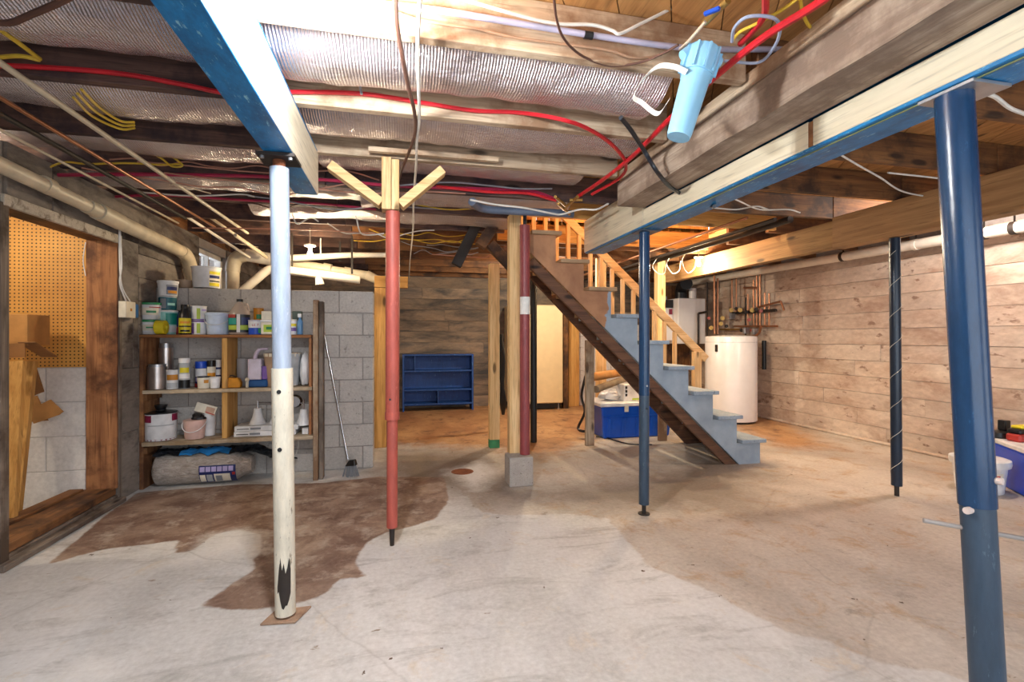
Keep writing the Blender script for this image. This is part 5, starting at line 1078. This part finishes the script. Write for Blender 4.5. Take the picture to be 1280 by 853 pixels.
cable('grey_cable', [onY(440, 55, JB - .12), onY(444, 85, JB - .10), onY(450, 108, JB - .06), onY(452, 118, JB - .06)], .006, GRY, 'short grey cable hanging against the foil over the red tube')
for i, pts in enumerate(([(0, 37), (25, 55), (50, 74)], [(-5, 72), (25, 70), (50, 75)])):
    cable('yellow_cable', [onZ(x, y, 2.27) for x, y in pts], .008, YEL, ('yellow cable at the upper left corner, upper of the crossing pair', 'yellow cable at the upper left corner, lower of the crossing pair')[i])
for i, dy_ in enumerate((0, 5, 10)):
    cable('yellow_cable', [onZ(x, y + dy_, 2.235) for x, y in ((102 - dy_, 112), (125 - dy_, 135), (150, 151), (168, 153 - dy_ * .3))], .006, YEL, ('uppermost yellow cable', 'middle yellow cable', 'lowest yellow cable')[i] + ' of three bending together under the foil at upper left', group='yellow cable bundle')
for i, (pts, yy, mt, lab) in enumerate((
    ([(55, 212), (80, 203), (110, 205), (160, 204), (200, 206), (228, 205)], JD - .10, YEL, 'yellow cable strung along the left joists above the red tubes'),
    ([(176, 186), (200, 197), (215, 208), (228, 206), (206, 190)], JD - .12, YEL, 'yellow cable bent in a hook on the left joists'),
    ([(310, 245), (350, 250), (420, 262), (480, 258), (560, 262)], JE - .05, GRY, 'grey cable slack across the fifth joist'),
    ([(170, 240), (240, 245), (300, 243), (318, 246)], JE - .12, WHT, 'white cable on the left joists near the middle pipes'),
    ([(500, 232), (560, 228), (610, 232), (650, 236), (690, 236)], JD - .08, GRY, 'pair of grey cables along the fourth joist', ),
    ([(520, 256), (560, 262), (590, 261)], JE - .08, YEL, 'greenish yellow cable right of the wooden head'),
    ([(365, 268), (372, 280), (388, 272), (398, 277)], JE + .2, WHT, 'white cable loop dangling left of the red post'),
    ([(445, 270), (450, 290), (460, 294), (480, 292)], JE + .2, WHT, 'white cable dangling behind the red post'),
    ([(240, 285), (320, 286), (400, 288), (480, 293)], JY[10] - .05, plain('B88470', .5), 'pinkish cable along the sixth joist'),
    ([(540, 318), (600, 322), (612, 320)], JY[12] - .5, plain('B88470', .5), 'pinkish cable on the far joists near the stairs'))):
    cable('cable', [onY(x, y, yy) for x, y in pts], .006, mt, lab)
cable('conduit', [onZ(590, 252, 2.18), onZ(604, 261, 2.18), onZ(640, 264, 2.18), onZ(690, 266, 2.18), onZ(716, 268, 2.18)], .03, plain('5F6B80', .45, key='grey_blue_conduit'), 'grey-blue conduit running over the tops of the studs', 'pipe', seg=12)
cable('white_cable', [onZ(x, y, 2.13) for x, y in ((588, 250), (620, 256), (655, 260), (690, 267), (702, 268), (725, 262), (745, 262), (760, 255))], .007, WHT, 'white cable lying under the grey-blue conduit')
for i, (a, b_, yy, w_, th, mt, lab) in enumerate((((570, 332), (605, 262), 4.6, .10, .035, 'iron', 'black steel channel hanging on a slant right of the far bulb'), ((600, 308), (628, 266), 4.4, .10, .03, 'brownx', 'short brown board slanting down from the conduit'), ((612, 305), (650, 345), 4.45, .09, .03, 'brownx', 'short brown brace nailed behind the tall pine stud'))):
    tag(MB().bar(onY(*a, yy), onY(*b_, yy), w_, .07 if i == 0 else .09, (0, 1, 0)).build('slanting_board' if i else 'steel_channel', mt, bevel=.003), lab, 'board' if i else 'channel')
# black strap over the timber and its shine
cable('strap', [onZ(776, 147, 2.2), onZ(790, 165, 2.18), onZ(806, 190, 2.14), onZ(820, 213, 2.05), onZ(838, 234, 2.03), onZ(862, 248, 2.028), onZ(880, 256, 1.99), onZ(893, 258, 1.915)], .011, plain('1B2028', .3, key='black_rubber'), 'thick black cable draped over the old timber beam')
for i, (pts, z, mt, lab) in enumerate((([(893, 260), (920, 262), (945, 258), (960, 262)], 2.15, WHT, 'white cable lying beyond the blue beam near the black cable'), ([(900, 240), (925, 252), (950, 262), (985, 262), (1000, 266)], 2.2, WHT, 'loose white cable across the dark joists right of the blue beam'),
     ([(1048, 192), (1075, 208), (1100, 222), (1130, 240), (1180, 249)], 2.2, WHT, 'thin white cable running over the brown beam to the nearest blue post'), ([(1229, 116), (1245, 122), (1262, 135), (1282, 143)], 2.15, WHT, 'wavy cream cable leaving the nearest blue post to the right'), ([(1110, 216), (1165, 222), (1185, 225), (1181, 228)], 2.215, WHT, 'white cable along the joist above the wooden beam'),
     ([(915, 52), (925, 40), (945, 30), (975, 14), (1000, -4)], 2.24, YEL, 'yellow cable passing over the fat red tube'), ([(1000, -4), (1003, 15), (1012, 33), (1024, 35), (1050, 14)], 2.26, YEL, 'yellow cable curling down at the top right of the filter'), ([(915, 52), (918, 35), (935, 21), (965, 22), (975, 35), (968, 58), (948, 78), (905, 76)], 2.22, plain('A9B4CE', .4), 'pale blue thin tube looped beside the fat red tube'),
     ([(850, 62), (862, 50), (882, 27)], 2.24, plain('C9B49E', .5), 'tan tube leading from the blue-handled valve into the filter'))):
    cable('cable', [onZ(x, y, z) for x, y in pts], .0055 if i != 3 else .008, mt, lab, n=8)
vl = thing('shutoff_valve', 'small brass valve with a blue handle at the top edge near the filter', 'valve', onZ(895, 15, 2.25))
MB().tube([onZ(881, 28, 2.25), onZ(910, 0, 2.25)], .012, 10).build('body', 'brass', vl, smooth=True); MB().bar(onZ(880, 18, 2.235), onZ(900, 10, 2.235), .016, .012).build('handle', P['blue'], vl, bevel=.003)
# water filter housing, tilted, hung by a perforated strap
t_ = 1.72; A, B_ = atd(880, 62, t_), atd(848, 172, t_ * 1.0); ax = (B_ - A).normalized(); L = (B_ - A).length
FB = plain('8CC3E4', .28, mott=.04, key='pale_blue_housing'); wf_ = thing('water_filter', 'pale blue water filter housing hanging tilted from the ceiling', 'filter', B_)
MB().tube([A + ax * L * .02, A + ax * L * .12, A + ax * L * .30], [.058, .062, .058], 24).build('cap', FB, wf_, smooth=True)
MB().tube([A + ax * L * .28, A + ax * L * .36, A + ax * L * .95, A + ax * L], [.054, .050, .043, .040], 28).build('bowl', FB, wf_, smooth=True)
u = ax.orthogonal().normalized(); v = ax.cross(u)
for k in range(10): a = 2 * math.pi * k / 10; q = (u * math.cos(a) + v * math.sin(a)); MB().bar(A + ax * L * .03 + q * .062, A + ax * L * .29 + q * .060, .008, .012, q).build('rib', FB, wf_)
MB().tube([A + ax * L * .0 + Vector((-.045, 0, .0)), A + ax * L * .10 + Vector((-.075, 0, 0))], .018, 12).build('port', FB, wf_, smooth=True); MB().tube([A + ax * L * .1 + Vector((.045, 0, .0)), A + ax * L * .12 + Vector((.078, 0, 0))], .018, 12).build('port', FB, wf_, smooth=True)
sp = spline([atd(858, 90, 1.68), atd(842, 83, 1.70), atd(822, 83, 1.75), atd(803, 100, 1.8), atd(792, 120, 1.85), atd(802, 128, 1.86), atd(822, 142, 1.8), atd(836, 125, 1.74)], 6)
m = MB(); vs = []
for i, p in enumerate(sp): vs += [p + Vector((0, -.009, .004)), p + Vector((0, .009, -.004)), p + Vector((.0, .009, -.0055)), p + Vector((0, -.009, .0025))]
fs = []
for i in range(len(sp) - 1):
    for k in range(4): a = i * 4; fs.append((a + k, a + (k + 1) % 4, a + 4 + (k + 1) % 4, a + 4 + k))
tag(m.add(vs, fs).build('hanger_strap', WHT), 'curved white perforated hanger strap beside the water filter', 'strap')
# duct box and cord at the top left corner
tb2 = thing('tool_box', 'blue-edged white fixture hanging at the top left corner', 'fixture', onZ(95, 20, 2.33)); a = onZ(68, 16, 2.31); b_ = onZ(125, 18, 2.31)
MB().box(a.x, b_.x, a.y - .05, a.y + .04, 2.325, 2.345).build('panel', plain('BFC6CF', .4), tb2, bevel=.002); MB().box(a.x, b_.x + .01, a.y - .09, a.y - .052, 2.32, 2.36).build('edge', plain('1F4E8C', .4), tb2)
cable('grey_hose', [onZ(-8, 28, 2.2), onZ(15, 28, 2.2), onZ(40, 18, 2.2), (onZ(75, 3, 2.2)), onZ(95, -8, 2.2)], .010, BRN, 'brown cable bending across the top left corner', 'cable', n=8)
tag(MB().bar(onY(600, 163, JCc - .03) , onY(665, 170, JCc - .03), .02, .012).build('metal_strip', 'silver'), 'short galvanised strip on the foil above the third joist', 'strip')
for y_ in (JCc,): tag(MB().box(onY(462, 185, y_).x, .55, y_ - .10, y_ - .07, 2.236, 2.262).build('furring_strip', 'palex'), 'long pale pine strip nailed along the foil before the third joist', 'strip')

for i, (dx_, r0, mt, lab) in enumerate(((3.17, .03, 'iron', 'dark grey conduit under the joists left of the wooden beam'), (3.02, .018, 'iron', 'thinner dark pipe alongside the dark grey conduit under the joists'), (2.75, .012, 'copper', 'copper pipe under the joists between the blue beam and the boiler'))):
    tag(MB().tube([(dx_, 3.4, 2.18 if i else 2.19), (dx_ + .02, 7.9, 2.18)], r0, 12).build('conduit' if i < 2 else 'copper_pipe', mt, smooth=True), lab, 'pipe')
for i in range(3):
    q = Vector((3.25 - .05 * i, 5.0 + .25 * i, 2.22)); cable('cable_loop', [q, q + Vector((-.06, .03, -.12)), q + Vector((.02, .05, -.26 + .03 * i)), q + Vector((.12, .06, -.20)), q + Vector((.16, .08, -.08))], .005, WHT, ('nearest', 'middle', 'farthest')[i] + ' white cable loop drooping beside the bulb on the brown beam')

# more slack cables stapled over the far joists
rc = random.Random(5)
spots_ = ('above the shelves', 'left of the red post', 'behind the red post', 'right of the red post', 'before the stair opening', 'over the blue bookcase', 'above the doorway', 'beside the window')
cols_ = ('pinkish', 'dark brown', 'off-white', 'dull yellow', 'grey')
for i in range(16):
    k = 8 + i % 5; y = JY[k] - .03 - .006 * (i // 5); xa = -1.9 + (i * .47) % 2.2; L_ = .9 + rc.random() * 1.0; z0_ = 2.224 - .004 * (i // 5) + (.09 if i % 3 else -.0)
    if xa + L_ > .9: L_ = .9 - xa
    pts = [Vector((xa + L_ * u, y - .004, z0_ - (0 if i % 3 else .0) + rc.uniform(-.035, .02) - (.07 * math.sin(math.pi * u) if i % 4 == 0 else 0))) for u in [j / 7 for j in range(8)]]
    mt_ = (plain('B88470', .5), BRN, WHT, YEL, GRY)[i % 5]
    cable('cable', pts, .005, mt_, 'slack %s cable on the %s joist from the front, %s' % (cols_[i % 5], ('ninth', 'tenth', 'eleventh', 'twelfth', 'thirteenth')[k - 8], spots_[(i * 3) % 8]))
